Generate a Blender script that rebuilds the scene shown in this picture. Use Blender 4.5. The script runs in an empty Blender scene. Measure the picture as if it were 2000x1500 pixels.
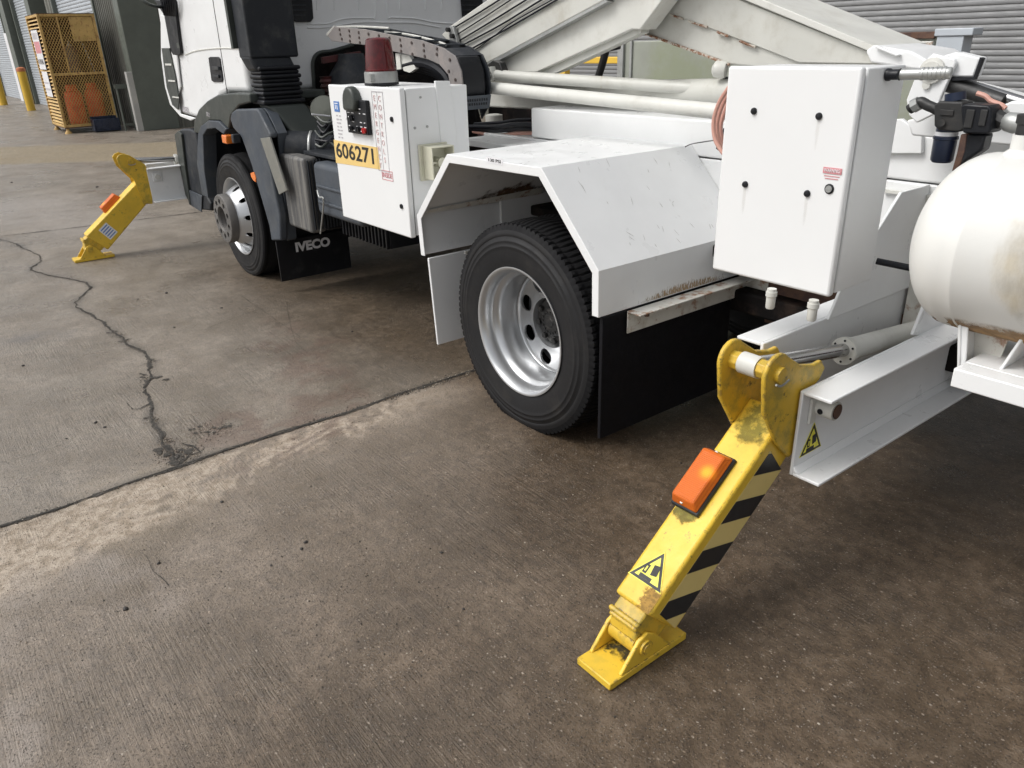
import bpy, bmesh, math, random
import numpy as np
from mathutils import Vector, Matrix
R=math.radians
random.seed(5)
scene=bpy.context.scene
COL=scene.collection
# ------------------------------------------------------------ camera
H=1.5; FPX=1500.0
P_,RO_,W_=.42044,-.029917,-.917943
_f=Vector((math.sin(W_)*math.cos(P_),math.cos(W_)*math.cos(P_),-math.sin(P_)))
_r0=Vector((math.cos(W_),-math.sin(W_),0)); _u0=_r0.cross(_f)
_r=_r0*math.cos(RO_)+_u0*math.sin(RO_); _u=-_r0*math.sin(RO_)+_u0*math.cos(RO_)
cd=bpy.data.cameras.new('camera'); cam=bpy.data.objects.new('camera',cd); COL.objects.link(cam)
m=Matrix.Identity(4)
for i in range(3):
    m[i][0]=_r[i]; m[i][1]=_u[i]; m[i][2]=-_f[i]
m[2][3]=H
cam.matrix_world=m
cd.sensor_width=36; cd.lens=36*FPX/2000; cd.clip_start=.05; cd.clip_end=2000
scene.camera=cam
# ------------------------------------------------------------ light
scene.view_settings.view_transform='Standard'; scene.view_settings.look='None'
scene.view_settings.gamma=1; scene.view_settings.exposure=0.42
SUN_EL,SUN_AZ=R(50),R(205)      # azimuth of the sun seen from above, clockwise from +Y
w=bpy.data.worlds.new('World'); scene.world=w; w.use_nodes=True
nt=w.node_tree; nt.nodes.clear()
sk=nt.nodes.new('ShaderNodeTexSky'); sk.sky_type='NISHITA'; sk.sun_disc=False
sk.sun_elevation=SUN_EL; sk.sun_rotation=SUN_AZ; sk.air_density=1.0; sk.dust_density=4.0
hs=nt.nodes.new('ShaderNodeHueSaturation'); hs.inputs['Saturation'].default_value=.18
bg=nt.nodes.new('ShaderNodeBackground'); bg.inputs['Strength'].default_value=.13
wo=nt.nodes.new('ShaderNodeOutputWorld')
nt.links.new(sk.outputs[0],hs.inputs['Color']); nt.links.new(hs.outputs[0],bg.inputs[0]); nt.links.new(bg.outputs[0],wo.inputs[0])
ld=bpy.data.lights.new('sun','SUN'); ld.energy=1.1; ld.angle=R(28); ld.color=(1,.97,.93)
sun=bpy.data.objects.new('sun',ld); COL.objects.link(sun)
sdir=Vector((math.sin(SUN_AZ)*math.cos(SUN_EL),math.cos(SUN_AZ)*math.cos(SUN_EL),math.sin(SUN_EL)))
sun.rotation_euler=sdir.to_track_quat('Z','Y').to_euler(); sun.location=(0,-3,8)
# ------------------------------------------------------------ survey helpers: a sighting met by a plane of known distance gives a real point
def ray(u,v): return _r*((u-1000)/FPX)+_u*(-(v-750)/FPX)+_f
def fz(u,v,z=0.): d=ray(u,v); return Vector((0,0,H))+d*((z-H)/d.z)
def fy(u,v,y): d=ray(u,v); return Vector((0,0,H))+d*(y/d.y)
def fx(u,v,x): d=ray(u,v); return Vector((0,0,H))+d*(x/d.x)
# ------------------------------------------------------------ materials
MC={}
def nmat(name):
    m=bpy.data.materials.new(name); m.use_nodes=True; nt=m.node_tree
    b=nt.nodes['Principled BSDF']; return m,nt,b
def mixc(nt,fac,a,b,blend='MIX'):
    n=nt.nodes.new('ShaderNodeMix'); n.data_type='RGBA'; n.blend_type=blend
    for sock,val in ((n.inputs[0],fac),(n.inputs[6],a),(n.inputs[7],b)):
        if hasattr(val,'is_linked') : nt.links.new(val,sock)
        elif isinstance(val,(int,float)): sock.default_value=val
        else: sock.default_value=(*val,1)
    return n.outputs[2]
def ramp(nt,src,lo,hi,a=0.,b=1.):
    n=nt.nodes.new('ShaderNodeMapRange'); n.interpolation_type='SMOOTHSTEP'
    nt.links.new(src,n.inputs[0]); n.inputs[1].default_value=lo; n.inputs[2].default_value=hi
    n.inputs[3].default_value=a; n.inputs[4].default_value=b
    return n.outputs[0]
def mth(nt,op,a,b=None):
    n=nt.nodes.new('ShaderNodeMath'); n.operation=op
    for s,v in ((n.inputs[0],a),(n.inputs[1],b)):
        if v is None: continue
        if hasattr(v,'is_linked'): nt.links.new(v,s)
        else: s.default_value=v
    return n.outputs[0]
def coord(nt,scale=(1,1,1),rot=(0,0,0)):
    tc=nt.nodes.new('ShaderNodeTexCoord'); mp=nt.nodes.new('ShaderNodeMapping')
    mp.inputs['Scale'].default_value=scale; mp.inputs['Rotation'].default_value=rot
    nt.links.new(tc.outputs['Object'],mp.inputs[0]); return mp.outputs[0]
def noise(nt,co,scale,detail=4,rough=.6,dist=0.):
    n=nt.nodes.new('ShaderNodeTexNoise'); n.inputs['Scale'].default_value=scale
    n.inputs['Detail'].default_value=detail; n.inputs['Roughness'].default_value=rough; n.inputs['Distortion'].default_value=dist
    nt.links.new(co,n.inputs[0]); return n.outputs[0]
def vor(nt,co,scale,feat='F1'):
    n=nt.nodes.new('ShaderNodeTexVoronoi'); n.inputs['Scale'].default_value=scale; n.feature=feat
    nt.links.new(co,n.inputs['Vector']); return n
def bump(nt,b,h,strength=.2,dist=.01):
    n=nt.nodes.new('ShaderNodeBump'); n.inputs['Strength'].default_value=strength; n.inputs['Distance'].default_value=dist
    nt.links.new(h,n.inputs['Height']); nt.links.new(n.outputs[0],b.inputs['Normal'])
def surf(name,base,rough=.5,metal=0.,edge=None,layers=(),var=.08,vscale=3.,bmp=0.,bscale=60.,streak=None,spec=.5,coat=0.,rvar=.12):
    """painted or plain surface: base colour, slow tonal variation, then worn/stained layers (colour, scale, lo, hi, amount)"""
    m,nt,b=nmat(name)
    co=coord(nt)
    c=mixc(nt,ramp(nt,noise(nt,co,vscale,5),.3,.7),[x*(1-var) for x in base],[min(1,x*(1+var)) for x in base])
    for col,sc,lo,hi,amt in layers:
        c=mixc(nt,mth(nt,'MULTIPLY',ramp(nt,noise(nt,co,sc,8,.7),lo,hi),amt),c,col)
    if streak:
        col,sc,lo,hi,amt=streak
        cs=coord(nt,(1,1,.07)); 
        c=mixc(nt,mth(nt,'MULTIPLY',ramp(nt,noise(nt,cs,sc,6,.65),lo,hi),amt),c,col)
    if edge:
        bv=nt.nodes.new('ShaderNodeBevel'); bv.samples=4; bv.inputs[0].default_value=.007
        ge=nt.nodes.new('ShaderNodeNewGeometry'); dt=nt.nodes.new('ShaderNodeVectorMath'); dt.operation='DOT_PRODUCT'
        nt.links.new(bv.outputs[0],dt.inputs[0]); nt.links.new(ge.outputs['True Normal'],dt.inputs[1])
        em=mth(nt,'MULTIPLY',ramp(nt,dt.outputs['Value'],.992,.955),ramp(nt,noise(nt,co,45,6,.75),.49,.58))
        c=mixc(nt,mth(nt,'MULTIPLY',em,.85),c,edge)
    nt.links.new(c,b.inputs['Base Color'])
    b.inputs['Metallic'].default_value=metal; b.inputs['Specular IOR Level'].default_value=spec
    b.inputs['Coat Weight'].default_value=coat
    nt.links.new(ramp(nt,noise(nt,co,9,6),.3,.7,max(.03,rough-rvar),min(1,rough+rvar)),b.inputs['Roughness'])
    if bmp: bump(nt,b,noise(nt,co,bscale,5),bmp,.004)
    return m
RUST=(.28,.12,.045); DIRT=(.30,.27,.21)
WHITE=surf('white_paint',(.76,.77,.77),.38,layers=((DIRT,9,.60,.90,.14),((.42,.40,.36),70,.70,.76,.35)),streak=((.50,.47,.40),12,.58,.9,.16),var=.03,bmp=.06,bscale=90)
WHITEC=surf('white_enclosure_paint',(.79,.80,.80),.33,var=.012,rvar=.03,streak=((.6,.57,.5),9,.62,.95,.10))
GREYW=surf('weathered_white_paint',(.60,.60,.56),.5,layers=((DIRT,5,.5,.75,.35),(RUST,38,.69,.74,.7)),streak=((.40,.33,.24),9,.6,.85,.4),var=.06,bmp=.1)
BOOMP=surf('aged_cream_white_paint',(.53,.53,.49),.5,layers=((DIRT,5,.48,.72,.4),((.16,.10,.06),60,.72,.76,.7)),streak=((.36,.30,.20),16,.58,.80,.45),var=.06,bmp=.08)
RUSTW=surf('rust_stained_white_paint',(.66,.65,.60),.55,layers=((DIRT,9,.45,.7,.45),(RUST,16,.52,.64,.85)),var=.06,bmp=.25)
RUSTM=surf('rusty_steel',(.13,.07,.045),.8,layers=(((.05,.03,.03),12,.4,.6,.7),),var=.25,bmp=.4)
WELD=surf('rusty_weld_seam',(.20,.09,.045),.85,layers=(((.5,.48,.42),45,.45,.55,.9),),var=.3,bmp=.5)
YEL=surf('worn_yellow_paint',(.74,.49,.045),.42,edge=(.14,.09,.04),layers=(((.52,.38,.05),9,.48,.70,.6),((.10,.10,.035),34,.60,.68,.75),((.84,.74,.42),50,.70,.74,.5)),var=.09,bmp=.12,bscale=70)
YELD=surf('grimy_yellow_paint',(.66,.43,.04),.45,edge=(.10,.07,.04),layers=(((.22,.20,.05),14,.45,.66,.6),((.05,.05,.025),30,.60,.68,.8),(RUST,40,.66,.72,.7)),var=.12,bmp=.2)
PALEY=surf('pale_yellow_tape',(.70,.55,.21),.5,layers=(((.45,.38,.16),20,.6,.75,.4),),var=.05)
BLKT=surf('black_tape',(.018,.018,.02),.45,layers=(((.30,.25,.08),60,.74,.77,.8),),var=.2)
STICKY=surf('yellow_sticker',(.80,.74,.06),.35,layers=(((.5,.45,.1),20,.65,.8,.3),),var=.03)
SAFEY=surf('safety_yellow_post_paint',(.72,.46,.05),.5,layers=(((.35,.25,.08),12,.6,.75,.4),),var=.06)
BLK=surf('black_plastic',(.010,.011,.014),.42,spec=.3,layers=(((.07,.072,.07),8,.5,.75,.4),),var=.2,bmp=.06,bscale=120)
BLKG=surf('dusty_black_plastic',(.020,.023,.028),.50,spec=.3,layers=(((.13,.125,.11),6,.48,.78,.45),),var=.15,bmp=.12,bscale=120)
GRYP=surf('faded_grey_plastic',(.058,.068,.082),.55,spec=.35,layers=(((.14,.14,.13),5,.45,.75,.45),((.04,.045,.05),12,.6,.7,.5)),var=.15,bmp=.12,bscale=90)
SCUFF=surf('scuffed_grey_battery_cover',(.085,.085,.085),.6,layers=(((.05,.05,.055),20,.55,.66,.6),),streak=((.22,.21,.19),22,.45,.62,.6),var=.15,bmp=.2)
OLIVE=surf('dark_green_grey_plastic',(.045,.052,.047),.42,spec=.35,layers=(((.17,.17,.14),5,.5,.8,.4),),var=.1,bmp=.08)
RUB=surf('tyre_rubber',(.014,.014,.015),.62,spec=.28,layers=(((.045,.041,.036),7,.5,.8,.5),),var=.15,bmp=.10,bscale=150)
RUBT=surf('tyre_tread_rubber',(.009,.009,.010),.75,spec=.2,var=.2,bmp=.2)
ALU=surf('silver_wheel_paint',(.50,.51,.52),.32,.75,layers=(((.30,.30,.29),9,.6,.9,.25),),var=.03,rvar=.03)
HUBG=surf('dull_grey_hub',(.13,.125,.12),.6,.3,layers=(((.25,.23,.20),10,.5,.75,.5),),var=.2,bmp=.2)
GREASE=surf('greasy_black_hub',(.012,.012,.012),.5,layers=(((.05,.045,.04),25,.5,.65,.6),),var=.3,bmp=.8,bscale=60)
CHR=surf('chromed_rod',(.42,.42,.42),.18,1.,var=.08,rvar=.06)
GALV=surf('galvanised_steel',(.42,.43,.42),.45,.6,layers=(((.25,.25,.24),18,.4,.7,.4),),var=.12)
CAST=surf('dark_cast_metal',(.035,.035,.035),.5,.3,layers=(((.10,.09,.08),12,.5,.7,.5),),var=.2,bmp=.3)
NAVY=surf('dark_blue_filter_bowl',(.012,.020,.045),.3,var=.2)
ORNG=surf('orange_marker_lens',(.80,.20,.02),.2,var=.05,coat=.4)
REDL=surf('dark_red_beacon_glass',(.085,.003,.005),.12,var=.35,vscale=22,rvar=.03)
REDC=surf('red_plastic',(.50,.02,.02),.35,var=.1)
REDP=surf('red_print',(.62,.26,.28),.5,var=.1)
BLUP=surf('blue_print',(.08,.20,.50),.5,var=.1)
GRYT=surf('grey_print',(.50,.48,.50),.5,var=.1)
INK=surf('black_print',(.015,.015,.015),.5,var=.1)
NUMY=surf('number_label_yellow',(.80,.57,.21),.45,var=.03)
LABW=surf('white_label',(.78,.78,.80),.4,var=.03)
CREAM=surf('cream_socket_plastic',(.60,.59,.47),.4,layers=((DIRT,16,.55,.75,.3),),var=.04)
PINKH=surf('pink_rubber_hose',(.56,.30,.24),.5,layers=((DIRT,18,.55,.7,.4),),var=.08)
BLKH=surf('black_hose',(.008,.009,.013),.4,spec=.3,var=.2)
CHAINP=surf('dusty_energy_chain',(.20,.185,.18),.65,layers=(((.36,.31,.28),10,.45,.7,.5),((.06,.06,.06),20,.55,.7,.5)),var=.1,bmp=.15)
DARK=surf('dark_underbody',(.008,.007,.007),.8,spec=.15,layers=(((.06,.04,.03),6,.5,.7,.6),),var=.3,bmp=.3)
REDB=surf('dark_red_chassis_paint',(.085,.022,.022),.6,layers=(((.03,.025,.02),8,.45,.6,.8),),var=.3,bmp=.2)
TANKW=surf('tank_white_paint',(.72,.72,.69),.38,layers=(((.62,.52,.33),2.2,.52,.82,.12),((.6,.5,.32),26,.72,.80,.3)),var=.012,rvar=.05,bmp=.08)
TANKR=surf('rust_stain_on_tank',(.52,.38,.20),.6,layers=((RUST,26,.5,.7,.6),((.74,.72,.66),9,.5,.65,.7)),var=.1)
# buildings
CLAD=surf('olive_grey_cladding',(.135,.135,.115),.5,var=.08,vscale=1.2,streak=((.07,.075,.07),2,.5,.8,.4))
CLADG=surf('green_grey_flashing',(.115,.130,.112),.5,var=.08)
SHUT=surf('shutter_grey_steel',(.40,.43,.46),.4,.25,var=.04,streak=((.3,.3,.3),3,.55,.8,.25))
SHUT2=surf('grey_roller_door_steel',(.20,.203,.206),.55,.0,var=.05,streak=((.19,.19,.19),3,.55,.8,.35))
CAGEY=surf('rusty_yellow_cage_paint',(.56,.37,.13),.6,layers=((RUST,14,.5,.66,.8),((.38,.30,.06),8,.5,.7,.4)),var=.15)
GASR=surf('red_orange_cylinder_paint',(.80,.10,.03),.45,layers=(((.35,.08,.04),8,.5,.7,.5),),var=.1)
GREENC=surf('pale_green_weathered_panel',(.32,.335,.29),.6,layers=(((.27,.30,.19),2.2,.42,.7,.7),),streak=((.29,.31,.22),5,.5,.75,.55),var=.06,bmp=.05)
BLUEW=surf('pale_blue_grey_paint',(.50,.54,.58),.5,var=.05)
# ------------------------------------------------------------ mesh building
class MB:
    def __init__(s): s.v=[];s.f=[];s.m=[];s.sm=[];s.mi=0
    def add(s,vs,fs,smooth=False):
        o=len(s.v); s.v+= [Vector(a) for a in vs]
        for f in fs: s.f.append(tuple(o+i for i in f)); s.m.append(s.mi); s.sm.append(smooth)
        return s
    def box(s,a,b):
        x0,x1=sorted((a[0],b[0]));y0,y1=sorted((a[1],b[1]));z0,z1=sorted((a[2],b[2]))
        v=[(x0,y0,z0),(x1,y0,z0),(x1,y1,z0),(x0,y1,z0),(x0,y0,z1),(x1,y0,z1),(x1,y1,z1),(x0,y1,z1)]
        return s.add(v,[(0,3,2,1),(4,5,6,7),(0,1,5,4),(1,2,6,5),(2,3,7,6),(3,0,4,7)])
    def obox(s,fr,a,b):
        o=MB().box(a,b); return s.add([fr.P(*p) for p in o.v],o.f)
    def prism(s,pts,ext):
        pts=[Vector(p) for p in pts]; ext=Vector(ext); n=len(pts)
        nn=Vector((0,0,0))
        for i in range(n): nn+=(pts[i]).cross(pts[(i+1)%n])
        if nn.dot(ext)>0: pts=pts[::-1]
        v=pts+[p+ext for p in pts]
        return s.add(v,[tuple(range(n)),tuple(range(2*n-1,n-1,-1))]+[(i,i+n,(i+1)%n+n,(i+1)%n) for i in range(n)])
    def rev(s,o,ax,prof,n=48,smooth=True,caps=True,ref=None,a0=0,a1=2*math.pi):
        """lathe: prof = [(h,r)] along axis ax from o"""
        o=Vector(o);ax=Vector(ax).normalized()
        e=ax.orthogonal().normalized() if ref is None else Vector(ref); g=ax.cross(e)
        full=abs(a1-a0-2*math.pi)<1e-6; N=n if full else n+1
        vs=[];fs=[]
        for h,r in prof:
            for k in range(N):
                t=a0+(a1-a0)*k/n; vs.append(o+ax*h+(e*math.cos(t)+g*math.sin(t))*r)
        for i in range(len(prof)-1):
            for k in range(n):
                a=i*N+k;b=i*N+(k+1)%N if full else i*N+k+1
                fs.append((a,b,b+N,a+N))
        s.add(vs,fs,smooth)
        if caps and full:
            if prof[0][1]>1e-5: s.add(vs[:N],[tuple(range(N))[::-1]])
            if prof[-1][1]>1e-5: s.add(vs[-N:],[tuple(range(N))])
        return s
    def cyl(s,a,b,r,r2=None,n=20,caps=True):
        a=Vector(a);b=Vector(b); d=b-a
        return s.rev(a,d,[(0,r),(d.length,r if r2 is None else r2)],n,True,caps)
    def tube(s,pts,r,n=8,sub=6):
        p=[Vector(a) for a in pts]; q=[]
        if len(p)>2 and sub:
            for i in range(len(p)-1):
                a=p[max(i-1,0)];b=p[i];c=p[i+1];d=p[min(i+2,len(p)-1)]
                for k in range(sub):
                    t=k/sub; q.append(.5*((2*b)+(c-a)*t+(2*a-5*b+4*c-d)*t*t+(3*b-a-3*c+d)*t**3))
            q.append(p[-1])
        else: q=p
        e=None;vs=[];fs=[]
        for i,c in enumerate(q):
            d=(q[min(i+1,len(q)-1)]-q[max(i-1,0)]).normalized()
            e=d.orthogonal().normalized() if e is None else (e-d*e.dot(d)).normalized()
            g=d.cross(e)
            for k in range(n):
                t=2*math.pi*k/n; vs.append(c+(e*math.cos(t)+g*math.sin(t))*r)
        for i in range(len(q)-1):
            for k in range(n):
                a=i*n+k;b=i*n+(k+1)%n; fs.append((a,b,b+n,a+n))
        s.add(vs,fs,True); s.add(vs[:n],[tuple(range(n))[::-1]]); s.add(vs[-n:],[tuple(range(n))])
        return s
    def plate(s,pts,t):
        """thin sheet from a planar outline, thickness along its normal"""
        pts=[Vector(p) for p in pts]; n=(pts[1]-pts[0]).cross(pts[2]-pts[0]).normalized()
        return s.prism(pts,n*t)
    def build(s,name,mat,parent=None,bevel=0.,seg=2,label=None,ang=35):
        me=bpy.data.meshes.new(name)
        me.from_pydata([tuple(a) for a in s.v],[],s.f)
        mats=mat if isinstance(mat,(list,tuple)) else [mat]
        for k in mats: me.materials.append(k)
        me.polygons.foreach_set('material_index',s.m); 
        bm=bmesh.new(); bm.from_mesh(me); bmesh.ops.recalc_face_normals(bm,faces=bm.faces)
        bm.to_mesh(me); bm.free()
        if bevel or any(s.sm):
            me.polygons.foreach_set('use_smooth',[True]*len(me.polygons)); me.set_sharp_from_angle(angle=R(ang))
        o=bpy.data.objects.new(name,me); COL.objects.link(o)
        if bevel:
            b=o.modifiers.new('bevel','BEVEL'); b.width=bevel; b.segments=seg; b.limit_method='ANGLE'; b.angle_limit=R(40); b.harden_normals=False
        if parent:
            o.parent=parent
            o.matrix_parent_inverse=Matrix.Translation(-(parent.location)) if parent.type=='EMPTY' else Matrix.Identity(4)
        if label: o['label']=label
        return o
class Fr:
    def __init__(s,o,r,u): s.o=Vector(o);s.r=Vector(r).normalized();s.u=Vector(u);s.u=(s.u-s.r*s.u.dot(s.r)).normalized();s.n=s.r.cross(s.u)
    def P(s,a,b,h=0.): return s.o+s.r*a+s.u*b+s.n*h
def face(fr,polys,mats,name,parent,h0=.0012,label=None,t=.0008):
    """sticker: list of (pts,mat index) layered outward"""
    mb=MB()
    for i,(pts,mi) in enumerate(polys):
        mb.mi=mi; p=[fr.P(a,b,h0+i*.0003) for a,b in pts]; mb.prism(p,fr.n*t)
    return mb.build(name,mats,parent,label=label)
def rect(x0,y0,x1,y1): return [(x0,y0),(x1,y0),(x1,y1),(x0,y1)]
def ngon(cx,cy,r,n=16,ry=None,ph=0): return [(cx+r*math.cos(ph+2*math.pi*k/n),cy+(ry or r)*math.sin(ph+2*math.pi*k/n)) for k in range(n)]
def text(s,fr,a,b,size,mat,name,parent,h=.002,width=None,bold=0.,sp=1.,align='CENTER',ls=1.):
    c=bpy.data.curves.new(name,'FONT'); c.body=s; c.size=size; c.align_x=align; c.align_y='CENTER'; c.extrude=.0004; c.offset=bold; c.space_character=sp; c.space_line=ls
    c.resolution_u=3
    o=bpy.data.objects.new(name+'_curve',c); COL.objects.link(o)
    bpy.context.view_layer.update()
    me=bpy.data.meshes.new_from_object(o); COL.objects.unlink(o); bpy.data.objects.remove(o)
    xs=[v.co.x for v in me.vertices]; sx=1.
    if width and xs: sx=width/(max(xs)-min(xs))
    for v in me.vertices:
        p=fr.P(a+v.co.x*sx,b+v.co.y,h+v.co.z); v.co=p
    me.materials.clear(); me.materials.append(mat)
    o=bpy.data.objects.new(name,me); COL.objects.link(o)
    if parent:
        o.parent=parent; o.matrix_parent_inverse=Matrix.Translation(-(parent.location)) if parent.type=='EMPTY' else Matrix.Identity(4)
    return o
def thing(name,loc,label,cat,group=None):
    o=bpy.data.objects.new(name,None); COL.objects.link(o); o.location=loc; o.empty_display_size=.2
    tag(o,label,cat,group); return o
def tag(o,label,cat,group=None):
    o['label']=label; o['category']=cat
    if group: o['group']=group
    return o
def struct(o,label=None):
    o['kind']='structure'
    if label: o['label']=label
    return o
# ============================================================ GROUND
rng=np.random.RandomState(4)
def vnoise(x,y,seed,per=256):
    r=np.random.RandomState(seed); T=r.rand(per,per)
    xi=np.floor(x).astype(int);yi=np.floor(y).astype(int);fx_=x-xi;fy_=y-yi
    fx_=fx_*fx_*(3-2*fx_);fy_=fy_*fy_*(3-2*fy_)
    a=T[xi%per,yi%per];b=T[(xi+1)%per,yi%per];c=T[xi%per,(yi+1)%per];d=T[(xi+1)%per,(yi+1)%per]
    return (a*(1-fx_)+b*fx_)*(1-fy_)+(c*(1-fx_)+d*fx_)*fy_
def fbm(x,y,f,seed,o=4):
    s=0;t=0;am=1
    for k in range(o):
        s=s+am*vnoise(x*f+17*k,y*f-9*k,seed+k);t+=am;am*=.55;f*=2.1
    return s/t
def seg_dist(x,y,poly):
    best=np.full(x.shape,1e9)
    for (ax,ay),(bx,by) in zip(poly[:-1],poly[1:]):
        dx,dy=bx-ax,by-ay;L=dx*dx+dy*dy+1e-9
        t=np.clip(((x-ax)*dx+(y-ay)*dy)/L,0,1)
        best=np.minimum(best,np.hypot(x-ax-t*dx,y-ay-t*dy))
    return best
def smooth(a,lo,hi): t=np.clip((a-lo)/(hi-lo),0,1); return t*t*(3-2*t)
def gz(pts): return [tuple(fz(u,v)[:2]) for u,v in pts]
joint=gz([(-200,1093),(0,1030),(120,993),(250,945),(350,912),(440,880),(560,842),(680,806),(780,770),(860,745),(930,722)]); joint.append((-2.9,3.0)); joint.append((-2.95,9)); joint.insert(0,(-2.86,-2.5))
joint2=gz([(-150,478),(0,462),(130,447),(250,432),(370,417)]); joint2.append((-8.0,3.2)); joint2.append((-7.9,4.2))
crackA=gz([(-40,462),(20,472),(52,488),(76,500),(80,510),(62,522),(58,528),(90,537),(140,545),(172,552),(180,562),(165,575),(146,590),(148,602),(175,615),(203,628),(212,642),(235,658),(248,672),(285,692),(292,704),(290,722),(296,738),(284,752),(282,768),(290,785),(296,800),(290,815),(300,828),(314,848),(318,865),(330,880),(350,908)])
crackB=gz([(290,790),(272,800),(258,800),(250,788)])
crackC=gz([(352,906),(372,890),(392,884),(378,872),(355,868)])
crackD=gz([(930,722),(960,716),(1010,700)])
fine=[gz([(410,640),(455,622),(520,600)]),gz([(560,590),(567,640),(580,672),(600,690)]),gz([(470,578),(520,612),(560,640),(590,660)]),gz([(120,870),(60,890),(0,905)]),gz([(268,660),(200,672),(150,680)]),gz([(330,1145),(300,1118),(283,1085)]),gz([(368,982),(372,968)])]
jl=np.array(joint)
# --- mesh: fan of fine cells round the viewpoint, one sheet out to the horizon
az0=math.atan2(_f.y,_f.x)
na,nr=620,560
th=np.linspace(az0-R(80),az0+R(80),na); rr=.8*np.exp(np.linspace(0,math.log(32/.8),nr))
TH,RR=np.meshgrid(th,rr); X=(RR*np.cos(TH)).ravel();Y=(RR*np.sin(TH)).ravel()
idx=np.arange(na*nr).reshape(nr,na)
F4=np.stack([idx[:-1,:-1],idx[:-1,1:],idx[1:,1:],idx[1:,:-1]],-1).reshape(-1,4)
verts=[np.stack([X,Y,np.zeros_like(X)],1)]
faces=[tuple(f) for f in F4[:, ::-1].tolist()]
base=na*nr
# outer ring of the fan
ov=[(900*math.cos(t),900*math.sin(t),0) for t in th]; verts.append(np.array(ov))
faces+=[(int(idx[-1,i]),int(idx[-1,i+1]),base+i+1,base+i) for i in range(na-1)]
b2=base+na
# rest of the circle, and the inner disc
th2=np.linspace(az0+R(80),az0+R(280),120)
rest=[(900*math.cos(t),900*math.sin(t),0) for t in th2]; verts.append(np.array(rest)); n2=len(rest)
b3=b2+n2; verts.append(np.array([(0,0,0)]))
faces+=[(b3,b2+i,b2+i+1) for i in range(n2-1)]
right=[int(idx[j,-1]) for j in range(nr)]; left=[int(idx[j,0]) for j in range(nr)]
faces.append(tuple([b3]+right+[b2])); faces.append(tuple([b3,b2+n2-1]+left[::-1]))
faces.append(tuple([b3]+[int(i) for i in idx[0,::-1]]) )
V=np.concatenate(verts)
me=bpy.data.meshes.new('ground'); me.from_pydata(V.tolist(),[],faces); 
bm=bmesh.new(); bm.from_mesh(me)
for f in bm.faces:
    if f.normal.z<0: f.normal_flip()
bm.to_mesh(me); bm.free()
x,y=V[:,0],V[:,1]
# side of the joint: +x side is the near slab
jd=seg_dist(x,y,joint)
jx=np.interp(y,[p[1] for p in joint],[p[0] for p in joint]); near=(x>jx).astype(float)
n1=fbm(x,y,1.1,3);n2_=fbm(x,y,4.5,9);n3=fbm(x,y,14,21,3);n4=fbm(x+5,y,.45,40)
al=y   # distance along the joint
# pale dust band just this side of the joint, 0.1..0.5 m wide, fading past the middle
wd=.22+.26*smooth(-al,-1.1,.3)+.13*(fbm(x,y,2.2,55)-.5)
dust=near*smooth(jd+(n2_-.5)*.22+(n3-.5)*.10,wd+.09,wd-.09)*smooth(al,1.98,1.70)
n5=fbm(x,y,30.,77,2)
dust*=smooth(n2_*.5+n3*.3+n5*.35+.10*smooth(-y,-1.2,.2),.44,.66)*1.25*(.35+.65*smooth(al,1.75,1.25))
dust=np.clip(dust+near*.18*smooth(jd,.62,.1)*smooth(al,1.6,.9),0,1)
# tyre print wiped through the dust
pr=gz([(560,868),(530,930)]); 
pd=seg_dist(x,y,gz([(640,845),(600,880),(540,930)])); stripe=.5+.5*np.cos((x-.9*y)*2*np.pi/.036)
dust=np.where(pd<.075,dust*(.25+.75*smooth(stripe,.3,.8)),dust)
pd=seg_dist(x,y,gz([(480,895),(440,925)])); stripe=.5+.5*np.cos((x*.4+y)*2*np.pi/.03)
dust=np.where(pd<.05,dust*(.15+.7*smooth(stripe,.4,.8)),dust)
# thin dust haze on the far slab beside the joint at left and below the crack foot
e=seg_dist(x,y,gz([(150,960),(260,925),(345,905)])); dust=np.maximum(dust,(1-near)*.40*smooth(e+(n3-.5)*.05,.07,.0))
e=seg_dist(x,y,gz([(640,800),(600,990),(820,1020)]));
olive=near*smooth(n1+.3*(n2_-.5),.45,.75)*smooth(jd,1.6,.1)
# darker colour under the truck, damp darkening toward the near right, paler slabs to the left
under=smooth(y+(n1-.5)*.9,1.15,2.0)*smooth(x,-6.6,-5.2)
damp_and_dark=np.clip(.9*under+(.10+.90*smooth(x+.55*y+(n1-.5)*1.3,-2.4,-.5))*near,0,1)
far_=smooth(-x+.5*(n1-.5),13.0,13.6)
# tan apron in front of the warehouse: a band crossing the yard
band=smooth(-x+.75*(y-1.26)+.2*(n3-.5),14.1,14.3)*smooth(-x+.75*(y-1.26)+.3*(n2_-.5),17.4,17.1)
cd_=np.minimum(seg_dist(x,y,crackA),jd)
edge=smooth(cd_+(n3-.5)*.03,.055,.0)*smooth(n2_,.3,.6)
patch=smooth(n2_*.5+n3*.5,.60,.70)
oil=smooth(seg_dist(x,y,gz([(20,672),(90,660)])),.22,.02)*smooth(n2_,.35,.6)
pale=smooth(seg_dist(x,y,gz([(-60,430),(60,400),(190,440)]))+(n2_-.5)*.3,.85,.15)*(1-smooth(n3,.55,.7)*.5)  # wet sheen painted in as a lighter ground colour at upper left
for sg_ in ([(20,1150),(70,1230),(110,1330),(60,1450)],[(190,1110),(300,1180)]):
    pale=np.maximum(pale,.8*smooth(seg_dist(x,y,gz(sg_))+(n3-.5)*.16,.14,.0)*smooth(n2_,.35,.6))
red=smooth(seg_dist(x,y,gz([(395,870),(440,835),(520,860),(660,800),(560,640)]))+(n2_-.5)*.4,.28,.02)*smooth(n3,.4,.62)
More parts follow.
